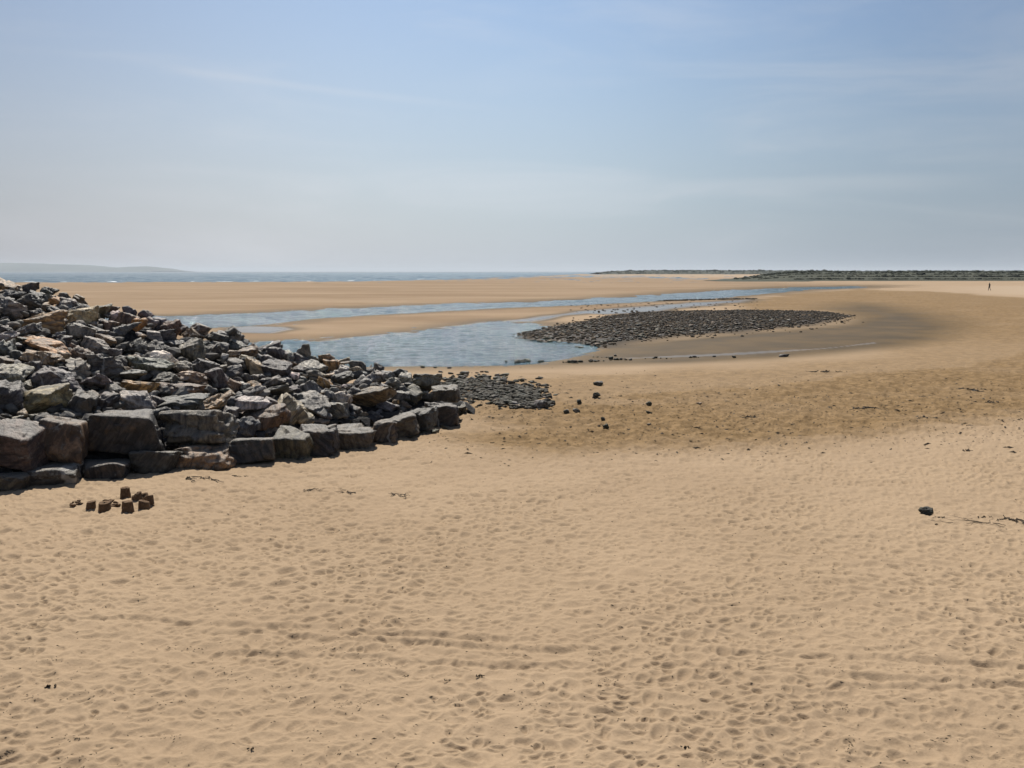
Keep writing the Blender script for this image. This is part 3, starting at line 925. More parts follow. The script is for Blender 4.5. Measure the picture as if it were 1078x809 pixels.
# --- armour boulders one can pick out: (x0, y0, x1, y1, tone, shape[, label])
B = [
    (-8, 292, 22, 309, 'tan', 'slab', 'long tan slab on the skyline at the left edge, highest on the crest'),
    (20, 297, 41, 309, 'dark grey', 'slab', 'dark tilted slab on the skyline just right of the highest tan slab'),
    (44, 302, 60, 312, 'dark grey', 'wedge', 'small dark pyramid stone standing alone on the skyline'),
    (15, 309, 43, 328, 'dark grey', 'rock'), (-4, 314, 25, 338, 'mid grey', 'rock'),
    (20, 327, 68, 353, 'ochre', 'rock', 'big ochre boulder near the top of the slope above long ochre slab'),
    (12, 340, 41, 354, 'slate grey', 'rock'), (-6, 348, 19, 363, 'pale grey', 'round'),
    (15, 354, 73, 376, 'ochre', 'slab', 'long ochre slab with dark underside, left part of the slope'),
    (67, 322, 101, 344, 'tan', 'rock'), (90, 320, 116, 337, 'olive grey', 'rock'), (61, 308, 75, 319, 'dark grey', 'rock'),
    (75, 310, 89, 318, 'brown', 'slab', 'flat brown stone on the skyline right of the dark pyramid stone'), (71, 321, 88, 332, 'dark grey', 'wedge'), (66, 340, 101, 359, 'mid grey', 'slab'),
    (84, 354, 117, 371, 'mid grey', 'rock'), (101, 351, 123, 365, 'brown', 'rock'), (56, 352, 76, 365, 'dark grey', 'rock'), (-5, 357, 18, 377, 'slate grey', 'rock'),
    (16, 368, 65, 384, 'tan', 'slab', 'flat tan slab tucked under the long ochre slab'),
    (22, 380, 42, 396, 'dark grey', 'block'),
    (-8, 383, 33, 404, 'pale grey', 'round', 'large smooth pale boulder at the left edge, above the jagged one'),
    (-10, 401, 27, 443, 'dark grey', 'block', 'large dark boulder at the left edge right above the purplish block'),
    (17, 404, 75, 439, 'tan', 'rock', 'large jagged tan-grey boulder above the rusty ochre block'),
    (30, 387, 84, 419, 'slate grey', 'slab', 'large blue-grey slab sloping right, above the jagged tan-grey boulder'),
    (65, 377, 95, 397, 'mid grey', 'rock'),
    (92, 372, 133, 398, 'dark grey', 'block', 'large black squarish boulder with a pale flat top, left mid slope'),
    (75, 392, 121, 413, 'mid grey', 'rock'),
    (64, 411, 102, 441, 'dark grey', 'block', 'dark cube-like boulder just above left end of the biggest squared block'),
    (89, 413, 125, 434, 'dark grey', 'rock'),
    (129, 322, 143, 335, 'slate grey', 'wedge'), (145, 326, 161, 335, 'purplish', 'rock'),
    (138, 335, 155, 349, 'rusty orange', 'rock', 'bright rusty orange boulder near the crest, the only one so bright'),
    (117, 340, 145, 361, 'dark grey', 'wedge'), (162, 346, 189, 361, 'slate grey', 'wedge'), (153, 348, 171, 359, 'pale grey', 'slab'),
    (125, 356, 153, 375, 'dark grey', 'wedge'), (154, 358, 186, 378, 'dark grey', 'rock'),
    (159, 369, 187, 389, 'near white', 'rock', 'whitish boulder amid dark ones in the middle of the slope'),
    (132, 375, 181, 397, 'mid grey', 'wedge', 'broad grey pyramid-shaped boulder in the middle of the slope'),
    (184, 356, 218, 384, 'olive grey', 'rock'), (191, 345, 214, 358, 'brown', 'rock'), (169, 336, 193, 357, 'brown', 'rock'), (201, 340, 222, 352, 'brown', 'rock'),
    (215, 349, 241, 363, 'dark grey', 'rock'), (216, 361, 241, 379, 'dark grey', 'rock'), (181, 380, 203, 397, 'olive grey', 'rock'), (201, 377, 231, 395, 'slate grey', 'rock'),
    (115, 389, 158, 403, 'slate grey', 'rock'),
    (127, 399, 168, 414, 'ochre', 'slab', 'flat ochre boulder lying behind the big flat grey slab'),
    (157, 392, 188, 408, 'olive grey', 'round'),
    (122, 412, 168, 435, 'pale grey', 'slab', 'big flat pale grey slab leaning above the biggest squared block'),
    (162, 403, 214, 420, 'brown', 'slab'),
    (186, 391, 217, 409, 'tan', 'rock', 'pale tan boulder left of the dark pyramid boulder, mid slope'),
    (215, 387, 241, 410, 'dark grey', 'wedge', 'dark pyramid boulder right of the pale tan boulder, mid slope'),
    (166, 416, 216, 433, 'slate grey', 'slab'),
    (211, 412, 242, 432, 'ochre', 'rock', 'ochre-topped boulder right behind the craggy grey-brown block'),
    (233, 343, 253, 361, 'dark grey', 'wedge', 'dark peaked boulder jutting up on the skyline beside the shallow pool'), (223, 348, 243, 361, 'slate grey', 'rock'),
    (269, 359, 297, 375, 'dark grey', 'rock'), (251, 365, 272, 375, 'brown', 'slab'), (221, 359, 241, 376, 'dark grey', 'rock'), (231, 372, 241, 382, 'pale grey', 'round'),
    (239, 377, 258, 392, 'dark grey', 'rock'), (236, 384, 255, 399, 'slate grey', 'rock'), (256, 376, 279, 394, 'tan', 'rock'), (271, 379, 306, 400, 'dark grey', 'rock'),
    (313, 379, 345, 393, 'pale grey', 'slab', 'long pale grey slab sloping right near the crest, right half'),
    (304, 392, 315, 400, 'near white', 'round', 'small round whitish stone in the middle of the right slope'),
    (274, 395, 301, 408, 'mid grey', 'rock'), (278, 404, 309, 419, 'dark grey', 'wedge'), (257, 406, 279, 420, 'mid grey', 'rock'), (315, 400, 339, 417, 'slate grey', 'wedge'),
    (311, 362, 327, 379, 'olive grey', 'rock'), (323, 389, 339, 403, 'olive grey', 'round'), (238, 398, 254, 412, 'tan', 'rock'),
    (240, 417, 286, 433, 'pale grey', 'slab'),
    (238, 426, 303, 454, 'brown', 'slab', 'large long brown-grey slab above the round dark boulder'),
    (282, 413, 331, 452, 'tan', 'rock', 'large boulder with tan top standing behind the broken ledged block'),
    (239, 438, 272, 463, 'slate grey', 'round', 'round dark boulder sitting on the dark tapering block'),
    (270, 446, 292, 464, 'mid grey', 'rock'), (306, 413, 348, 437, 'mid grey', 'rock'), (329, 440, 347, 450, 'mid grey', 'round'), (331, 434, 350, 444, 'slate grey', 'round'),
    (365, 406, 416, 432, 'brown', 'rock', 'large brown boulder behind the smooth dark rounded one, towards the tip'),
    (396, 420, 420, 434, 'slate grey', 'round', 'smooth dark rounded boulder just above the foot blocks near the tip'),
    (345, 412, 371, 432, 'pale grey', 'rock', 'pale veined boulder left of the large brown boulder near the tip'),
    (338, 423, 367, 443, 'mid grey', 'slab'),
    (386, 384, 395, 391, 'near white', 'wedge', 'tiny bright white stone on the skyline near the tip'),
    (393, 382, 404, 393, 'dark grey', 'wedge'), (404, 397, 422, 411, 'olive grey', 'rock'), (429, 393, 465, 412, 'olive grey', 'slab', 'flat olive slab near the tip behind the capping slab'),
    (423, 405, 445, 428, 'olive grey', 'rock'), (384, 390, 405, 404, 'mid grey', 'rock'), (350, 376, 369, 387, 'tan', 'rock'), (412, 388, 430, 401, 'dark grey', 'rock'),
    (335, 372, 352, 384, 'brown', 'rock'), (368, 379, 386, 391, 'dark grey', 'rock'), (345, 391, 372, 405, 'dark grey', 'rock'), (372, 395, 392, 408, 'slate grey', 'rock'),
]
AUTO = []      # boulders that still need words: (object, tone, shape, cx, cy, width in px)
SHAPE_WORD = {'rock': 'angular', 'slab': 'flat slab-like', 'wedge': 'pointed', 'round': 'rounded', 'block': 'blocky'}


def add_boulder(x0, y0, x1, y1, tone, shape, seed, label=None, sink=0.0, level=3, hit=None):
    cx, cy = (x0 + x1) / 2, (y0 + y1) / 2
    p = slope_hit(cx, cy) if hit is None else hit
    if p is None:
        for dy in range(1, 16):
            p = slope_hit(cx, cy + dy)
            if p is not None:
                y1 = max(y1, cy + dy + 3.0)
                p = at_depth(cx, (y0 + y1) / 2, p[1] + 0.05); break
    if p is None:
        return None
    s = p[1] / F_PX
    w, h = (x1 - x0) * s, (y1 - y0) * s
    rng = np.random.default_rng(seed)
    tl = {'slab': (rng.uniform(-0.2, 0.4), rng.uniform(-0.15, 0.60), rng.uniform(-0.7, 0.7)), 'block': (rng.uniform(-0.25, 0.3), rng.uniform(-0.3, 0.35), rng.uniform(-0.4, 0.8)),
          }.get(shape, (rng.uniform(-0.8, 0.8), rng.uniform(-0.75, 0.75), rng.uniform(-1.5, 1.5)))
    dep = (0.55 * w + 0.35 * h) * rng.uniform(0.9, 1.15)
    half = (w / 2 * 1.04, dep / 2 * 1.05, h / 2 * 1.08)
    # the visible face sits on the slope surface; the body reaches back into the bank
    c = (p[0], p[1] + dep * 0.10, p[2] - 0.03 * h - sink)
    o = make_rock('armour_boulder', c, half, seed, tone, level, shape, None, 1.25, tl, 60)
    if label:
        tag(o, label, 'boulder', 'boulders of the rock armour')
    else:
        AUTO.append((o, tone, shape, cx, cy, x1 - x0))
    return o


for k, b in enumerate(B):
    x0, y0, x1, y1, tone, shape = b[:6]
    lv = 4 if (x1 - x0) > 22 else 3
    add_boulder(x0, y0, x1, y1, tone, shape, 1000 + k, b[6] if len(b) > 6 else None, level=lv)
    COVER |= cover(max(x0, -20), y0, x1, y1)[:560, :560]

# --- the rest of the armour: stones that fill the slope between those
sky_px = [(0, 293), (22, 297), (44, 306), (60, 312), (100, 319), (130, 327), (160, 332), (200, 343), (252, 356), (300, 366), (340, 376), (380, 385), (430, 392), (470, 402), (484, 410)]
top_blk = [(0, 441), (44, 437), (92, 431), (176, 430), (243, 440), (290, 452), (346, 446), (395, 436), (421, 428), (455, 412), (484, 404)]
TW = ['dark grey'] * 6 + ['slate grey'] * 5 + ['mid grey'] * 6 + ['pale grey'] * 3 + ['tan'] * 3 + ['brown'] * 4 + ['olive grey'] * 4 + ['ochre']
rng = np.random.default_rng(77)
nfill = 0
for it, x in enumerate(np.arange(4, 476, 6.5)):        # the crest first, so that no stone stands clear of the bank
    y = float(np.interp(x, *zip(*sky_px))) + rng.uniform(4.5, 8.0)
    w = rng.uniform(13, 21) * np.interp(x, [0, 480], [1.15, 0.85]); h = w * rng.uniform(0.55, 0.8)
    m = cover(x - w / 2, y - h / 2, x + w / 2, y + h / 2, 1.0)
    if COVER[m].mean() > 0.55:
        continue
    COVER |= cover(x - w / 2, y - h / 2, x + w / 2, y + h / 2, 0.9)
    if add_boulder(x - w / 2, y - h / 2, x + w / 2, y + h / 2, str(rng.choice(TW)), str(rng.choice(['rock', 'wedge', 'slab'])), 2600 + it, None, 0.02, 3):
        nfill += 1
for it in range(9000):
    if nfill >= 172:
        break
    x = rng.uniform(0, 480)
    yt = float(np.interp(x, *zip(*sky_px))) + 2; yb = float(np.interp(x, *zip(*top_blk))) + 3
    if yb - yt < 2:
        continue
    y = rng.uniform(yt, yb)
    base_w = np.interp(x, [0, 200, 330, 480], [26, 22, 18, 14]) * np.interp(y, [300, 440], [0.75, 1.1])
    k = rng.choice([1.15, 0.85, 0.6, 0.42], p=[0.2, 0.3, 0.3, 0.2]) if it < 4000 else rng.choice([0.6, 0.42])
    w = base_w * k * rng.uniform(0.85, 1.15); h = w * rng.uniform(0.5, 0.8)
    m = cover(x - w / 2, y - h / 2, x + w / 2, y + h / 2, 1.0)
    if m.sum() < 6 or COVER[m].mean() > (0.30 if it < 4000 else 0.42):
        continue
    p = slope_hit(x, y)
    if p is None:
        continue
    COVER |= cover(x - w / 2, y - h / 2, x + w / 2, y + h / 2, 0.9)
    shp = rng.choice(['rock', 'rock', 'wedge', 'slab', 'round'])
    add_boulder(x - w / 2 * 1.15, y - h / 2 * 1.2, x + w / 2 * 1.15, y + h / 2 * 1.2, str(rng.choice(TW)), str(shp), 3000 + it, None, 0.05, 3 if w > 14 else 2, p)
    nfill += 1
print('fill boulders', nfill)
# beyond the left edge of the frame the armour goes on, past counting
VV, FF, off = [], [], 0
for it in range(230):
    a = rng.uniform(12.0, 26.0); b_ = rng.uniform(-0.1, 7.5) if it > 16 else -0.35
    if it <= 16:
        a = 14.6 + it * 0.72
    P = TIP + FRONT_DIR * a + NF * b_
    z = max(float(mound_h(P[0], P[1])), 0.25)
    q = project((P[0] + 0.6, P[1], z))
    if q[0] > -4 or P[1] < 7:
        continue
    sz = rng.uniform(0.5, 1.25) if it > 16 else 0.95
    Q, f_ = rock_verts(7000 + it, (sz * 0.5, sz * 0.45, sz * rng.uniform(0.28, 0.42)), 3, 'block' if it <= 16 else 'rock', 40, 1.1, (rng.uniform(-.6, .6), rng.uniform(-.6, .6), rng.uniform(-1.5, 1.5)) if it > 16 else (0, 0, 0.7))
    VV.append(Q + np.array((P[0], P[1], z + (0.02 if it > 16 else 0.08)))); FF.append(f_ + off); off += len(Q)
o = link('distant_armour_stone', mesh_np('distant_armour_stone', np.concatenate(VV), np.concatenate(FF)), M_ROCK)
o.color = (0.095, 0.086, 0.076, 1)
tag(o, 'more of the rock armour running on past the left edge of the picture', 'rock armour', kind='stuff')


def auto_labels():
    groups = {}
    for o, tone, shape, cx, cy, w in AUTO:
        yt, yb = float(np.interp(cx, *zip(*sky_px))), float(np.interp(cx, *zip(*top_blk)))
        f = (cy - yt) / max(yb - yt, 1)
        band = 'along the skyline crest' if f < 0.16 else 'on the upper slope' if f < 0.45 else 'on the lower slope' if f < 0.78 else 'just above the foot blocks'
        third = 'left third' if cx < 150 else 'middle third' if cx < 310 else 'right third, near the tip'
        size = 'large' if w > 30 else 'medium' if w > 17 else 'small'
        groups.setdefault((size, tone, shape, band, third), []).append((cx, o))
    for (size, tone, shape, band, third), lst in groups.items():
        lst.sort(key=lambda t: t[0])
        for i, (cx, o) in enumerate(lst):
            core_ = f'{size} {tone} {SHAPE_WORD[shape]} boulder {band}, {third}'.replace('just above the foot blocks, right third, near the tip', 'just above the foot blocks near the tip').replace('along the skyline crest, right third, near the tip', 'along the crest near the tip').replace('right third, near the tip', 'near the tip')
            if len(lst) > 1:
                core_ = ('leftmost ' if i == 0 else 'rightmost ' if i == len(lst) - 1 else ORD[i] + ' from left, ') + core_
            tag(o, core_, 'boulder', 'boulders of the rock armour')


auto_labels()


def chinking():
    """small stone caught between the boulders, past counting"""
    rg = np.random.default_rng(64)
    VV, FF, off = [], [], 0
    d, f = ICO[1]
    while len(VV) < 1500:
        a, b_ = rg.uniform(-0.2, 19.0), rg.uniform(0.25, 8.0)
        P = TIP + FRONT_DIR * a + NF * b_
        md = float(mound_d(P[0], P[1]))
        if md < 0.45 or md > 8.5:
            continue
        z = float(mound_h(P[0], P[1]))
        sz = rg.choice([0.13, 0.20, 0.30], p=[0.4, 0.38, 0.22]) * rg.uniform(0.8, 1.2)
        Q, _ = rock_verts(int(rg.integers(1, 60)), (sz * rg.uniform(0.5, 0.8), sz * 0.5, sz * rg.uniform(0.3, 0.5)), 1, 'rock', 24, 1, (rg.uniform(-1, 1), rg.uniform(-1, 1), rg.uniform(-3, 3)))
        VV.append(Q + np.array((P[0], P[1], z - rg.uniform(0.02, 0.26)))); FF.append(f + off); off += len(Q)
    o = link('stone_chinking', mesh_np('stone_chinking', np.concatenate(VV), np.concatenate(FF), False), M_CHINK)
    tag(o, 'small broken stone filling the gaps between the armour boulders', 'stone filling', kind='stuff')


chinking()

# ------------------------------------------------------------------ loose stones
def ground_stone(name, px, py, w, h, seed, tone, label, group, cat='stone', level=2, shape='rock', mat=None, sink=0.16):
    """a stone standing on the sand; px,py is the middle of its foot in the photograph"""
    p = on_ground(px, py)
    if p[2] < ZL - 0.01:
        q_ = at(px, py, ZL); p = np.array((q_[0], q_[1], ZL - 0.02))
    s = p[1] / F_PX
    half = (w * s / 2, (0.5 * w + 0.3 * h) * s / 2, h * s / 2 * (1 + sink))
    o = make_rock(name, (p[0], p[1] + half[1] * 0.6, p[2] + half[2] * (1 - 2 * sink)), half, seed, tone, level, shape, mat or M_ROCK_SMALL, 1.2, (0, rng.uniform(-.3, .3), rng.uniform(-1, 1)), 26)
    tag(o, label, cat, group)
    return o


G_SC = 'stray stones on the open sand'
for k, (px, py, w, h, tone, lab) in enumerate([
    (630, 406, 11, 5, 'dark grey', 'dark stone highest up of the stray stones right of the rubble'),
    (628, 419, 9, 6, 'dark grey', 'dark stone below the highest stray stone, twin-like in size'),
    (610, 425.5, 6, 5, 'dark grey', 'small dark stone left of the two larger stray stones'),
    (597, 436, 8, 5, 'mid grey', 'left one of a close pair of grey stones on the sand'),
    (607, 434, 8, 4, 'mid grey', 'right one of a close pair of grey stones on the sand'),
    (635, 443, 5, 4, 'dark grey', 'small dark stone just above the lowest stray stone'),
    (638, 452, 7, 6, 'dark grey', 'lowest dark stone in the column of stray stones'),
    (683, 427.5, 7, 5, 'brown', 'brown lump on the sand, upper of two on the right'),
    (683.5, 435.5, 7, 3, 'brown', 'flat brown lump under the upper brown lump'),
    (683, 448, 5, 2.2, 'brown', 'tiny brown lump below the two brown lumps'),
    (736, 426, 7, 2.2, 'brown', 'flat brown stone alone on the damp sand'),
    (569, 430, 17, 9, 'mid grey', 'grey flat stone at the right end of the rubble spread'),
    (976, 542.0, 16.5, 8.0, 'dark grey', 'lone black stone on the dry sand at right'),
    (469, 452, 9, 4, 'olive grey', 'small olive stone on sand at the foot of last block'),
    (458, 457, 10, 5, 'olive grey', 'small olive stone against the second block from the tip'),
    ]):
    ground_stone('beach_stone', px, py, w, h, 8000 + k, tone, lab, G_SC, level=3 if w > 8 else 2, shape='round' if k == 12 else 'rock')

rub_px = [(462, 399), (484, 393), (510, 392), (530, 396), (552, 401), (574, 406), (562, 412), (560, 424), (578, 428), (545, 431), (520, 424), (496, 420), (486, 412)]
rub_w = px_poly(rub_px, 0.0)
n = 0
rub_list = []
while n < 285:
    px, py = rng.uniform(460, 592), rng.uniform(390, 433)
    q = at(px, py, 0.0)
    if sdf(rub_w, np.array([q[0]]), np.array([q[1]]))[0] > rng.exponential(0.32) - 0.25:
        continue
    s = rng.choice([10, 7, 5, 3.8], p=[0.09, 0.26, 0.38, 0.27]) * rng.uniform(0.8, 1.2)
    tone = str(rng.choice(['dark grey', 'dark grey', 'olive grey', 'olive grey', 'slate grey', 'mid grey', 'brown']))
    size = 'larger' if s > 9 else 'small'
    third = 'nearest the armour tip' if px < 510 else 'in the middle of the spread' if px < 545 else 'at its thin right end'
    ground_stone('rubble_stone', px, py, s, s * rng.uniform(0.30, 0.48), 9000 + n, tone, f'{size} {tone} weedy stone in the rubble spread, {third}', 'rubble stones spread off the tip of the armour',
                 'rubble', 2 if s > 7 else 1, 'slab' if rng.random() < 0.4 else 'rock')
    n += 1

VV, FF, off = [], [], 0
while len(VV) < 1700:
    px, py = rng.uniform(458, 582), rng.uniform(389, 432)
    q = at(px, py, 0.0)
    if sdf(rub_w, np.array([q[0]]), np.array([q[1]]))[0] > rng.exponential(0.40) - 0.35:
        continue
    sz = rng.choice([0.06, 0.10, 0.16]) * rng.uniform(0.8, 1.3)
    P, _ = rock_verts(int(rng.integers(1, 60)), (sz * rng.uniform(0.5, 0.8), sz * 0.5, sz * rng.uniform(0.25, 0.45)), 1, 'rock', 24, 1, (0, rng.uniform(-.4, .4), rng.uniform(-3, 3)))
    VV.append(P + np.array((q[0], q[1], gz(q[0], q[1]) + sz * 0.1))); FF.append(ICO[1][1] + off); off += len(P)
o = link('rubble_grit', mesh_np('rubble_grit', np.concatenate(VV), np.concatenate(FF), False), plain_noise_mat('weedy grit', (0.018, 0.017, 0.011), (0.070, 0.060, 0.044), 3.0, 0.85))
tag(o, 'dark weedy grit and pebbles between the rubble stones off the tip', 'grit', kind='stuff')

# stones along the lagoon's near edge and the little stream
G_SH = 'stones along the near waterline'
shore_pts = [(445, 387.5, 5), (458, 387.5, 4), (473, 388, 5), (826, 376, 12), (773, 377, 5), (752, 376, 4)]
rg = np.random.default_rng(31)
for cx, cy, sx, sy, nn, w0 in ((551, 381, 11, 1.3, 24, 3.6), (569, 381, 5, 1, 6, 2.6), (602, 382.3, 9, 0.6, 12, 4.0), (628, 380.6, 8, 0.7, 12, 3.6), (655, 379, 12, 0.6, 12, 2.8), (690, 377.6, 14, 0.5, 9, 2.4), (728, 376.6, 10, 0.4, 6, 2.6), (640, 376, 18, 1.5, 8, 1.8)):
    for q in range(nn):
        shore_pts.append((cx + rg.normal(0, sx * 0.6), cy + rg.normal(0, sy * 0.6), w0 * rg.choice([0.6, 0.9, 1.4, 2.0], p=[0.4, 0.34, 0.18, 0.08])))
for k, (px, py, w) in enumerate(shore_pts):
    where = 'left of the rubble, at the water edge' if px < 500 else 'in the little cluster standing at the lagoon edge' if px < 583 else 'in the string of stones along the stream bank' if px < 745 else 'beside the long thin pool'
    ground_stone('waterline_stone', px, py, w, w * (0.26 if w > 10 else rng.uniform(0.35, 0.65)), 9500 + k, 'dark grey' if k % 4 else 'olive grey', ('dark' if k % 4 else 'olive') + f' stone {where}' + (', flat and long' if w > 10 else ''), G_SH, level=1, shape='slab' if w > 10 else 'rock')

# the weedy stone bed in the middle: the largest stones one by one, the countless small ones as one cover
bed = W['scar']
bx = [p[0] for p in bed]; by = [p[1] for p in bed]
VV, FF = [], []
n_big = 0
d1, f1 = ICO[1]
tries = 0
off = 0
rng = np.random.default_rng(123)
pts = []
while len(pts) < 22000:
    tries += 1
    x = rng.uniform(min(bx) - 2, max(bx) + 2); y = rng.uniform(min(by) - 2, max(by) + 3)
    pts.append((x, y))
pts = np.array(pts)
sd = sdf(bed, pts[:, 0], pts[:, 1]) + 1.3 * fbm(pts[:, 0] / 3.0, pts[:, 1] / 6.0, seed=91, octaves=3)
keep = sd < rng.exponential(0.55, len(pts)) - 0.6
pts = pts[keep]
big_idx = set(np.argsort(pts[:, 1] + rng.normal(0, 22, len(pts)))[:210].tolist())
bigs = []
for q, (x, y) in enumerate(pts):
    z = gz(x, y)
    if q in big_idx:
        bigs.append((x, y, z)); continue
    s = rng.choice([0.10, 0.15, 0.22], p=[0.45, 0.37, 0.18]) * rng.uniform(0.75, 1.25)
    P, _ = rock_verts(int(rng.integers(1, 40)), (s / 2 * rng.uniform(0.9, 1.5), s / 2, s / 2 * rng.uniform(0.45, 0.8)), 1, 'rock', 20)
    a = rng.uniform(0, 6.28)
    ca, sa = math.cos(a), math.sin(a)
    P = np.stack((P[:, 0] * ca - P[:, 1] * sa + x, P[:, 0] * sa + P[:, 1] * ca + y, P[:, 2] + z + s * 0.12), -1)
    VV.append(P); FF.append(f1 + off); off += len(P)
M_BED, bn, bl, bp = new_mat('weed and mussel covered stones')
bcol = mix_col(bn, bl, attr(bn, 'tint'), (0.017, 0.012, 0.007), (0.128, 0.086, 0.047))
bcol = mix_col(bn, bl, map_range(bn, bl, noise(bn, bl, mapped(bn, bl), 2.5, 4, 0.6), 0.4, 0.65, 0.0, 0.6), bcol, (0.022, 0.018, 0.010))
bl.new(bcol, bp.inputs['Base Color']); bp.inputs['Roughness'].default_value = 0.85; bp.inputs['Specular IOR Level'].default_value = 0.2
bed_tint = np.repeat(rng.random(len(VV)) ** 2.8, len(d1))
o = link('stone_bed', mesh_np('stone_bed', np.concatenate(VV), np.concatenate(FF), False), M_BED)
fattr(o.data, 'tint', bed_tint)
tag(o, 'dark weedy bed of small stones between lagoon and curving beach', 'stone bed', kind='stuff')
for k, (x, y, z) in enumerate(bigs):
    s = rng.uniform(0.20, 0.32)
    tone = str(rng.choice(['dark grey', 'dark grey', 'brown', 'olive grey', 'brown', 'mid grey']))
    half = (s / 2 * rng.uniform(0.9, 1.4), s / 2, s / 2 * rng.uniform(0.45, 0.75))
    o = make_rock('bed_boulder', (x, y, z + half[2] * 0.55), half, 12000 + k, tone, 1, 'rock', M_ROCK_SMALL, 1, (0, 0, rng.uniform(-1, 1)), 20)
    px = project((x, y, z))[0]
    third = 'towards its pointed left end' if px < 640 else 'in its middle' if px < 770 else 'towards its right end'
    tag(o, f'{tone} boulder lying on the weedy stone bed, {third}', 'bed boulder', 'boulders lying on the weedy stone bed')
# thin outlying lines of stones by the channel
VV, FF, off = [], [], 0
for q in range(290):
    if q < 150:
        t = rng.random(); p = at(690 + 105 * t + rng.normal(0, 2), 316.8 - 1.4 * t + rng.normal(0, 0.25), -0.35); s = rng.uniform(0.2, 0.5)
    else:
        p = at(rng.uniform(600, 800), rng.uniform(318, 331), -0.35); s = rng.uniform(0.10, 0.22)
    P, _ = rock_verts(int(rng.integers(1, 40)), (s / 2 * 1.3, s / 2, s / 2 * 0.6), 1, 'rock', 20)
    VV.append(P + np.array((p[0], p[1], gz(p[0], p[1]) + s * 0.1))); FF.append(f1 + off); off += len(P)
o = link('pebble_scatter', mesh_np('pebble_scatter', np.concatenate(VV), np.concatenate(FF), False), M_BED)
tag(o, 'sparse dark pebbles on the wet flat behind the stone bed', 'pebbles', kind='stuff')

# ------------------------------------------------------------------ sandcastles
def bucket_tower(px, py, w, h, seed, label, broken=0.0, lean=0.0):
    """sand turned out of a bucket: a tapering drum with a crumbling rim"""
    p = on_ground(px, py)
    s = p[1] / F_PX
    rb, hh = w * s / 2, h * s
    rt = rb * 0.80
    rg = np.random.default_rng(seed)
    nseg, nlev, ncap = 48, 16, 7
    V, Fq = [], []
    th = np.linspace(0, 2 * math.pi, nseg, endpoint=False)
    for k in range(nlev + ncap):
        if k < nlev:
            t = k / (nlev - 1); r = rb * (1 - t) + rt * t; z = np.full(nseg, hh * t)
            if k == 0: r *= 1.10
        else:
            t = 1.0; r = rt * (1 - (k - nlev + 1) / (ncap + 0.2)) * 0.97; z = np.full(nseg, hh * 0.985)
        x, y = r * np.cos(th), r * np.sin(th)
        lump = fbm(x / rb * 2 + seed, y / rb * 2, z / rb * 2, seed=seed, octaves=4)
        x, y = x * (1 + 0.10 * lump), y * (1 + 0.10 * lump)
        z = z * (1 + 0.10 * t * lump)
        if broken:
            cut = hh * (1 - broken * (0.5 + 0.5 * np.cos(th - rg.uniform(0, 0.4) - seed)) - broken * 0.3 * lump)
            z = np.minimum(z, np.maximum(cut, hh * 0.12))
        V.append(np.stack((x + lean * z, y, z - 0.03), -1))
    V = np.concatenate(V)
    L = nlev + ncap
    for k in range(L - 1):
        for j in range(nseg):
            Fq.append((k * nseg + j, k * nseg + (j + 1) % nseg, (k + 1) * nseg + (j + 1) % nseg, (k + 1) * nseg + j))
    me = bpy.data.meshes.new('sandcastle')
    c = len(V)
    top = V[-nseg:].mean(0)
    me.from_pydata([tuple(v) for v in V] + [tuple(top)], [], Fq + [((L - 1) * nseg + j, (L - 1) * nseg + (j + 1) % nseg, c) for j in range(nseg)])
    me.polygons.foreach_set('use_smooth', np.ones(len(me.polygons), bool))
    me.update()
    o = link('sandcastle', me, M_WETSAND, (p[0], p[1] + rb, p[2]))
    tag(o, label, 'sandcastle', 'bucket sandcastles in front of the blocks')
    return o


for k, a in enumerate([
    (93, 537.5, 11, 11, 'front left bucket sandcastle, leaning, next to the crumbled heap', 0.1, 0.12),
    (107.5, 540, 14, 12.5, 'wide front sandcastle, second from the left, nearest the viewer', 0.12, 0.0),
    (132, 539.5, 13.5, 12.5, 'front sandcastle straight below the tall rearmost one', 0.0, 0.0),
    (149.5, 536.5, 13, 11, 'broad slumped sandcastle at front right of the ring', 0.25, 0.0),
    (130, 525.5, 11.5, 13, 'tall rearmost sandcastle standing up on its own', 0.0, 0.0),
    (157.5, 532.5, 8, 13, 'narrow sandcastle at the far right of the ring', 0.1, -0.05),
    (142, 527.5, 12, 11, 'half collapsed sandcastle right of the tall rearmost one', 0.55, 0.0),
    (150, 527, 10, 9, 'low broken sandcastle at the back right of the ring', 0.6, 0.0)]):
    bucket_tower(a[0], a[1], a[2], a[3], 60 + k, a[4], a[5], a[6])


def crumb_heap(px0, px1, py, h, seed, label, npc):
    rg = np.random.default_rng(seed)
    for q in range(npc):
        p = on_ground(rg.uniform(px0, px1), py + rg.normal(0, 1.6))
        s = h * p[1] / F_PX * rg.uniform(0.45, 1.0)
        P, f2 = rock_verts(seed * 50 + q, (s * 0.7, s * 0.5, s * 0.42), 2, 'rock', 14)
        o = link('sand_clod', mesh_np('sand_clod', P, f2), M_WETSAND, tuple(p + np.array((0, 0, s * 0.22))))
        tag(o, label, 'sand clod', 'clods of crumbled sandcastles')


crumb_heap(71, 86, 530.5, 4.5, 5, 'crumbled sand clod at the left end of the sandcastles', 9)
crumb_heap(112, 125, 531, 7.0, 6, 'sand clod of the low crumbled wall between the front sandcastles', 7)
crumb_heap(158, 164, 532, 2.2, 7, 'small sand crumb right of the far right sandcastle', 5)

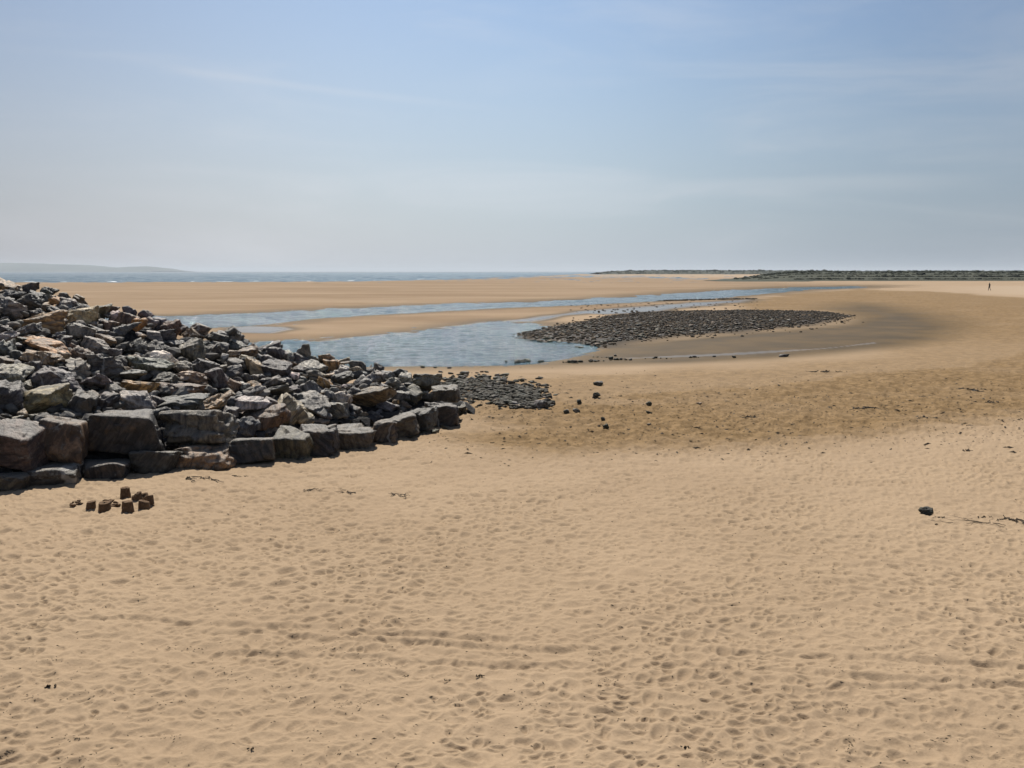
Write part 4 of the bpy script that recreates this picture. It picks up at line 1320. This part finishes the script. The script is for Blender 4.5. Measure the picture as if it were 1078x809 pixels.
# ------------------------------------------------------------------ seaweed and litter on the sand
def strand_mesh(seed, length, wid, nseg=9, branches=4):
    rg = np.random.default_rng(seed)
    bm = bmesh.new()
    def ribbon(p, ang, ln, w, n):
        prev = None
        for k in range(n + 1):
            t = k / n
            q = p + np.array((math.cos(ang), math.sin(ang))) * (ln / n)
            ang += rg.normal(0, 0.5)
            ww = w * (1 - 0.7 * t) * rg.uniform(0.6, 1.3)
            z = abs(rg.normal(0, 0.35)) * w + 0.002
            nx, ny = -math.sin(ang) * ww / 2, math.cos(ang) * ww / 2
            ring = [bm.verts.new((q[0] + nx, q[1] + ny, z)), bm.verts.new((q[0], q[1], z + ww * 0.45)), bm.verts.new((q[0] - nx, q[1] - ny, z)), bm.verts.new((q[0], q[1], z - ww * 0.3))]
            if prev:
                for j in range(4):
                    bm.faces.new((prev[j], prev[(j + 1) % 4], ring[(j + 1) % 4], ring[j]))
            else:
                bm.faces.new(ring[::-1])
            prev = ring; p = q
        bm.faces.new(prev)
        return p
    for b in range(branches):
        ribbon(np.array((rg.normal(0, length * 0.25), rg.normal(0, length * 0.10))), rg.normal(0, 0.5) + (math.pi if rg.random() < 0.5 else 0), length * rg.uniform(0.3, 0.7), wid * rg.uniform(0.6, 1.2), nseg)
    bmesh.ops.recalc_face_normals(bm, faces=bm.faces)
    me = bpy.data.meshes.new('seaweed_strand'); bm.to_mesh(me); bm.free()
    return me


G_W = 'seaweed scraps stranded on the dry sand'
for k, (px, py, ln, wd, br, lab) in enumerate([
    (1032, 550.5, 0.70, 0.016, 8, 'thin twiggy seaweed strand right of the lone black stone'),
    (1066, 548, 0.42, 0.034, 9, 'thick dark seaweed clump at the right edge, level with lone stone'),
    (1036, 545, 0.14, 0.030, 4, 'small seaweed knot above the twiggy strand'),
    (991, 545, 0.20, 0.018, 4, 'little seaweed twig touching the right of the lone black stone'),
    (985.5, 553, 0.07, 0.025, 3, 'tiny dark scrap below the lone black stone'),
    (1016, 475, 0.28, 0.045, 5, 'dark seaweed tuft on pale sand above the lone black stone'),
    (372, 519, 0.42, 0.028, 7, 'brown seaweed scraps below the foot blocks, left of centre'),
    (330, 516, 0.38, 0.018, 5, 'faint seaweed line left of the brown seaweed scraps'),
    (420, 522, 0.34, 0.024, 6, 'flat seaweed mat right of the brown seaweed scraps'),
    (205, 505, 0.6, 0.030, 8, 'thin line of seaweed in front of the craggy tan block'),
    (250, 502, 0.30, 0.022, 5, 'seaweed bits right of the line near craggy tan block'),
    (508, 713, 0.07, 0.020, 5, 'dark scrap in a footprint near the bottom centre'),
    (428, 713, 0.05, 0.014, 4, 'tiny dark scrap left of the one near bottom centre'),
    (471, 717, 0.06, 0.014, 4, 'tiny dark scrap between two others near bottom centre'),
    (53, 724, 0.07, 0.026, 5, 'dark curled scrap in the sand at lower left'),
    (312, 614, 0.10, 0.012, 2, 'little dark twig lying alone left of centre'),
    (12, 792, 0.16, 0.012, 2, 'thin dark twig in the bottom left corner'),
    (722, 788, 0.05, 0.020, 4, 'dark scrap in a footprint, bottom right of centre'),
    (630, 723, 0.05, 0.018, 3, 'dark scrap in a dent right of centre, lower part'),
    (262, 790, 0.05, 0.018, 4, 'dark scrap in a dent left of centre near the bottom'),
    (870, 392, 0.9, 0.06, 6, 'dark weed line high on the damp sand, below the thin pool'),
    (1020, 411, 1.1, 0.07, 6, 'longer dark weed patch on damp sand near the right edge'),
    (913, 431, 0.8, 0.06, 6, 'dark weed patch on the damp sand, centre right'),
    (1048, 424, 0.6, 0.06, 5, 'dark weed patch on the damp sand close to right edge'),
    (793, 440, 0.5, 0.05, 5, 'dark weed patch on the damp sand, left of the others'),
    (969, 441, 0.5, 0.05, 5, 'dark weed patch where damp sand turns dry, at right'),
    ]):
    p = on_ground(px, py)
    o = link('seaweed_strand', strand_mesh(200 + k, ln, wd, 8, br), M_WEED, tuple(p + np.array((0, 0, 0.004))))
    tag(o, lab, 'seaweed', G_W)


def litter():
    rg = np.random.default_rng(9)
    damp_w, V, Fs = W['damp'], [], []
    for q in range(5150):
        if q < 3400:
            px, py = rg.uniform(440, 1090), rg.triangular(384, 425, 492)
            if rg.random() > 0.25 + 0.75 * float(sstep(5, -3, sdf(damp_w, *[np.array([c]) for c in at(px, py)[:2]])[0])):
                continue
            s = rg.choice([0.015, 0.024, 0.042], p=[0.62, 0.31, 0.07]) * rg.uniform(0.8, 1.3)
        elif q < 4700:
            px, py = rg.uniform(-20, 1090), rg.uniform(470, 810); s = rg.uniform(0.004, 0.012)
        else:
            ci = rg.integers(0, 34); r2 = np.random.default_rng(1000 + int(ci))
            px, py = r2.uniform(0, 1078) + rg.normal(0, 9), r2.uniform(640, 809) + rg.normal(0, 2.6); s = rg.uniform(0.004, 0.010)
        p = on_ground(px, py)
        a = rg.uniform(0, 6.28); e = rg.uniform(1, 2.6)
        c, sn = math.cos(a) * s, math.sin(a) * s
        b = len(V)
        hgt = s * rg.uniform(0.35, 0.8)
        V += [(p[0] + c * e, p[1] + sn * e, p[2]), (p[0] - sn * 0.6, p[1] + c * 0.6, p[2] - 0.002), (p[0] - c * e, p[1] - sn * e, p[2] - 0.002), (p[0] + sn * 0.6, p[1] - c * 0.6, p[2]),
              (p[0] + rg.normal(0, .3) * s, p[1], p[2] + hgt)]
        Fs += [(b, b + 1, b + 4), (b + 1, b + 2, b + 4), (b + 2, b + 3, b + 4), (b + 3, b, b + 4)]
    o = link('beach_litter', mesh_np('beach_litter', np.array(V), np.array(Fs), False), M_WEED)
    tag(o, 'countless tiny dark specks of weed and grit strewn over the sand', 'sand litter', kind='stuff')


litter()

# ------------------------------------------------------------------ scrub on the far banks
def scrub(name, grid, count, smin, smax, seed, label):
    rg = np.random.default_rng(seed)
    rows, cols = grid.shape[:2]
    VV, FF, off = [], [], 0
    d, f = ICO[1]
    for q in range(count):
        r = int(rg.integers(1, max(2, int(rows * 0.55)))); c = int(rg.integers(0, cols))
        p = grid[r, c]
        if p[2] < 0.6:
            continue
        s = rg.uniform(smin, smax) * (1.8 if rg.random() < 0.06 else 1.0)
        P = d * (1 + 0.45 * vnoise(d[:, 0] * 2.3 + q, d[:, 1] * 2.3, d[:, 2] * 2.3, seed=2))[:, None] * np.array((s * rg.uniform(0.9, 2.0), s * 0.8, s * rg.uniform(0.35, 0.7)))
        VV.append(P + p + np.array((rg.normal(0, 0.5), 0, s * 0.1))); FF.append(f + off); off += len(P)
    o = link(name, mesh_np(name, np.concatenate(VV), np.concatenate(FF), False), M_SCRUB)
    tag(o, label, 'scrub', kind='stuff')


scrub('bank_scrub', BANK, 2200, 0.22, 0.60, 3, 'dark low scrub covering the bank behind the beach, right horizon')
scrub('dune_scrub', FAR, 1300, 0.5, 1.5, 4, 'far dark line of bushes and grass on the dunes at the horizon')

# ------------------------------------------------------------------ the walker
def person():
    p = on_ground(1041.5, 306.2)
    H = 1.75
    J = {  # joint: (x, y, z, radius), facing away to the left along the beach
        'pelvis': (0, 0, .93, .135), 'waist': (0, 0.01, 1.08, .125), 'chest': (0, .02, 1.30, .155), 'neck': (0, .03, 1.49, .06), 'head': (0, .05, 1.57, .085), 'crown': (0, .05, 1.70, .075),
        'hipl': (-.09, 0, .88, .10), 'kneel': (-.12, .16, .49, .065), 'anklel': (-.14, .10, .09, .045), 'toel': (-.18, .24, .035, .035),
        'hipr': (.09, 0, .88, .10), 'kneer': (.10, -.02, .48, .065), 'ankler': (.12, -.26, .12, .045), 'toer': (.10, -.14, .035, .035),
        'shl': (-.20, .02, 1.40, .07), 'ell': (-.27, -.10, 1.13, .048), 'wrl': (-.26, .02, .90, .035), 'hal': (-.26, .06, .80, .035),
        'shr': (.20, .02, 1.40, .07), 'elr': (.27, .04, 1.12, .048), 'wrr': (.26, .20, .93, .035), 'har': (.26, .25, .84, .035)}
    E = [('pelvis', 'waist'), ('waist', 'chest'), ('chest', 'neck'), ('neck', 'head'), ('head', 'crown'), ('pelvis', 'hipl'), ('hipl', 'kneel'), ('kneel', 'anklel'), ('anklel', 'toel'),
         ('pelvis', 'hipr'), ('hipr', 'kneer'), ('kneer', 'ankler'), ('ankler', 'toer'), ('chest', 'shl'), ('shl', 'ell'), ('ell', 'wrl'), ('wrl', 'hal'), ('chest', 'shr'), ('shr', 'elr'), ('elr', 'wrr'), ('wrr', 'har')]
    names = list(J)
    me = bpy.data.meshes.new('person')
    me.from_pydata([J[k][:3] for k in names], [(names.index(a), names.index(b)) for a, b in E], [])
    o = bpy.data.objects.new('person', me); COL.objects.link(o)
    sk = o.modifiers.new('skin', 'SKIN')
    for i, k in enumerate(names):
        me.skin_vertices[0].data[i].radius = (J[k][3], J[k][3])
    me.skin_vertices[0].data[0].use_root = True
    sk.use_smooth_shade = True
    ss = o.modifiers.new('sub', 'SUBSURF'); ss.levels = 2; ss.render_levels = 2
    m = plain_noise_mat('dark walking clothes', (0.016, 0.015, 0.017), (0.040, 0.034, 0.032), 4.0, 0.9)
    me.materials.append(m)
    o.location = p; o.rotation_euler = (0, 0, 0.5); o.scale = (0.92, 0.92, 0.90)
    tag(o, 'person in dark clothes walking along the far beach at the right', 'person')
    hm = bpy.data.meshes.new('hair')
    d, f = ICO[2]
    top = d[:, 2] > -0.35
    P = d * np.array((.088, .098, .100)) + np.array((0, .035, 1.655))
    P[~top] = P[~top] * 0.4 + np.array((0, .02, 1.60)) * 0.6
    hair = link('hair', mesh_np('hair', P, f), plain_noise_mat('dark brown hair', (0.02, 0.013, 0.008), (0.04, 0.026, 0.016), 30), (0, 0, 0), o)
    # bare calves and hands show as skin
    return o


person()

# ------------------------------------------------------------------ the hazy air
def haze():
    x0, x1, y0, y1, z0, z1 = -27500, 27500, -27500, 27500, -6.0, 75.0
    V = [(x, y, z) for z in (z0, z1) for y in (y0, y1) for x in (x0, x1)]
    me = bpy.data.meshes.new('haze')
    me.from_pydata(V, [], [(0, 2, 3, 1), (4, 5, 7, 6), (0, 1, 5, 4), (2, 6, 7, 3), (0, 4, 6, 2), (1, 3, 7, 5)])
    me.update()
    m = bpy.data.materials.new('hazy air'); m.use_nodes = True
    nn, ll = m.node_tree.nodes, m.node_tree.links
    nn.clear()
    out = nn.new('ShaderNodeOutputMaterial'); v = nn.new('ShaderNodeVolumePrincipled')
    v.inputs['Color'].default_value = (0.66, 0.72, 0.78, 1)
    v.inputs['Density'].default_value = 0.000085
    v.inputs['Anisotropy'].default_value = 0.25
    ll.new(v.outputs[0], out.inputs['Volume'])
    o = link('haze', me, m)
    tag(o, 'pale sea haze over the far flats and horizon', 'haze', kind='stuff')


haze()
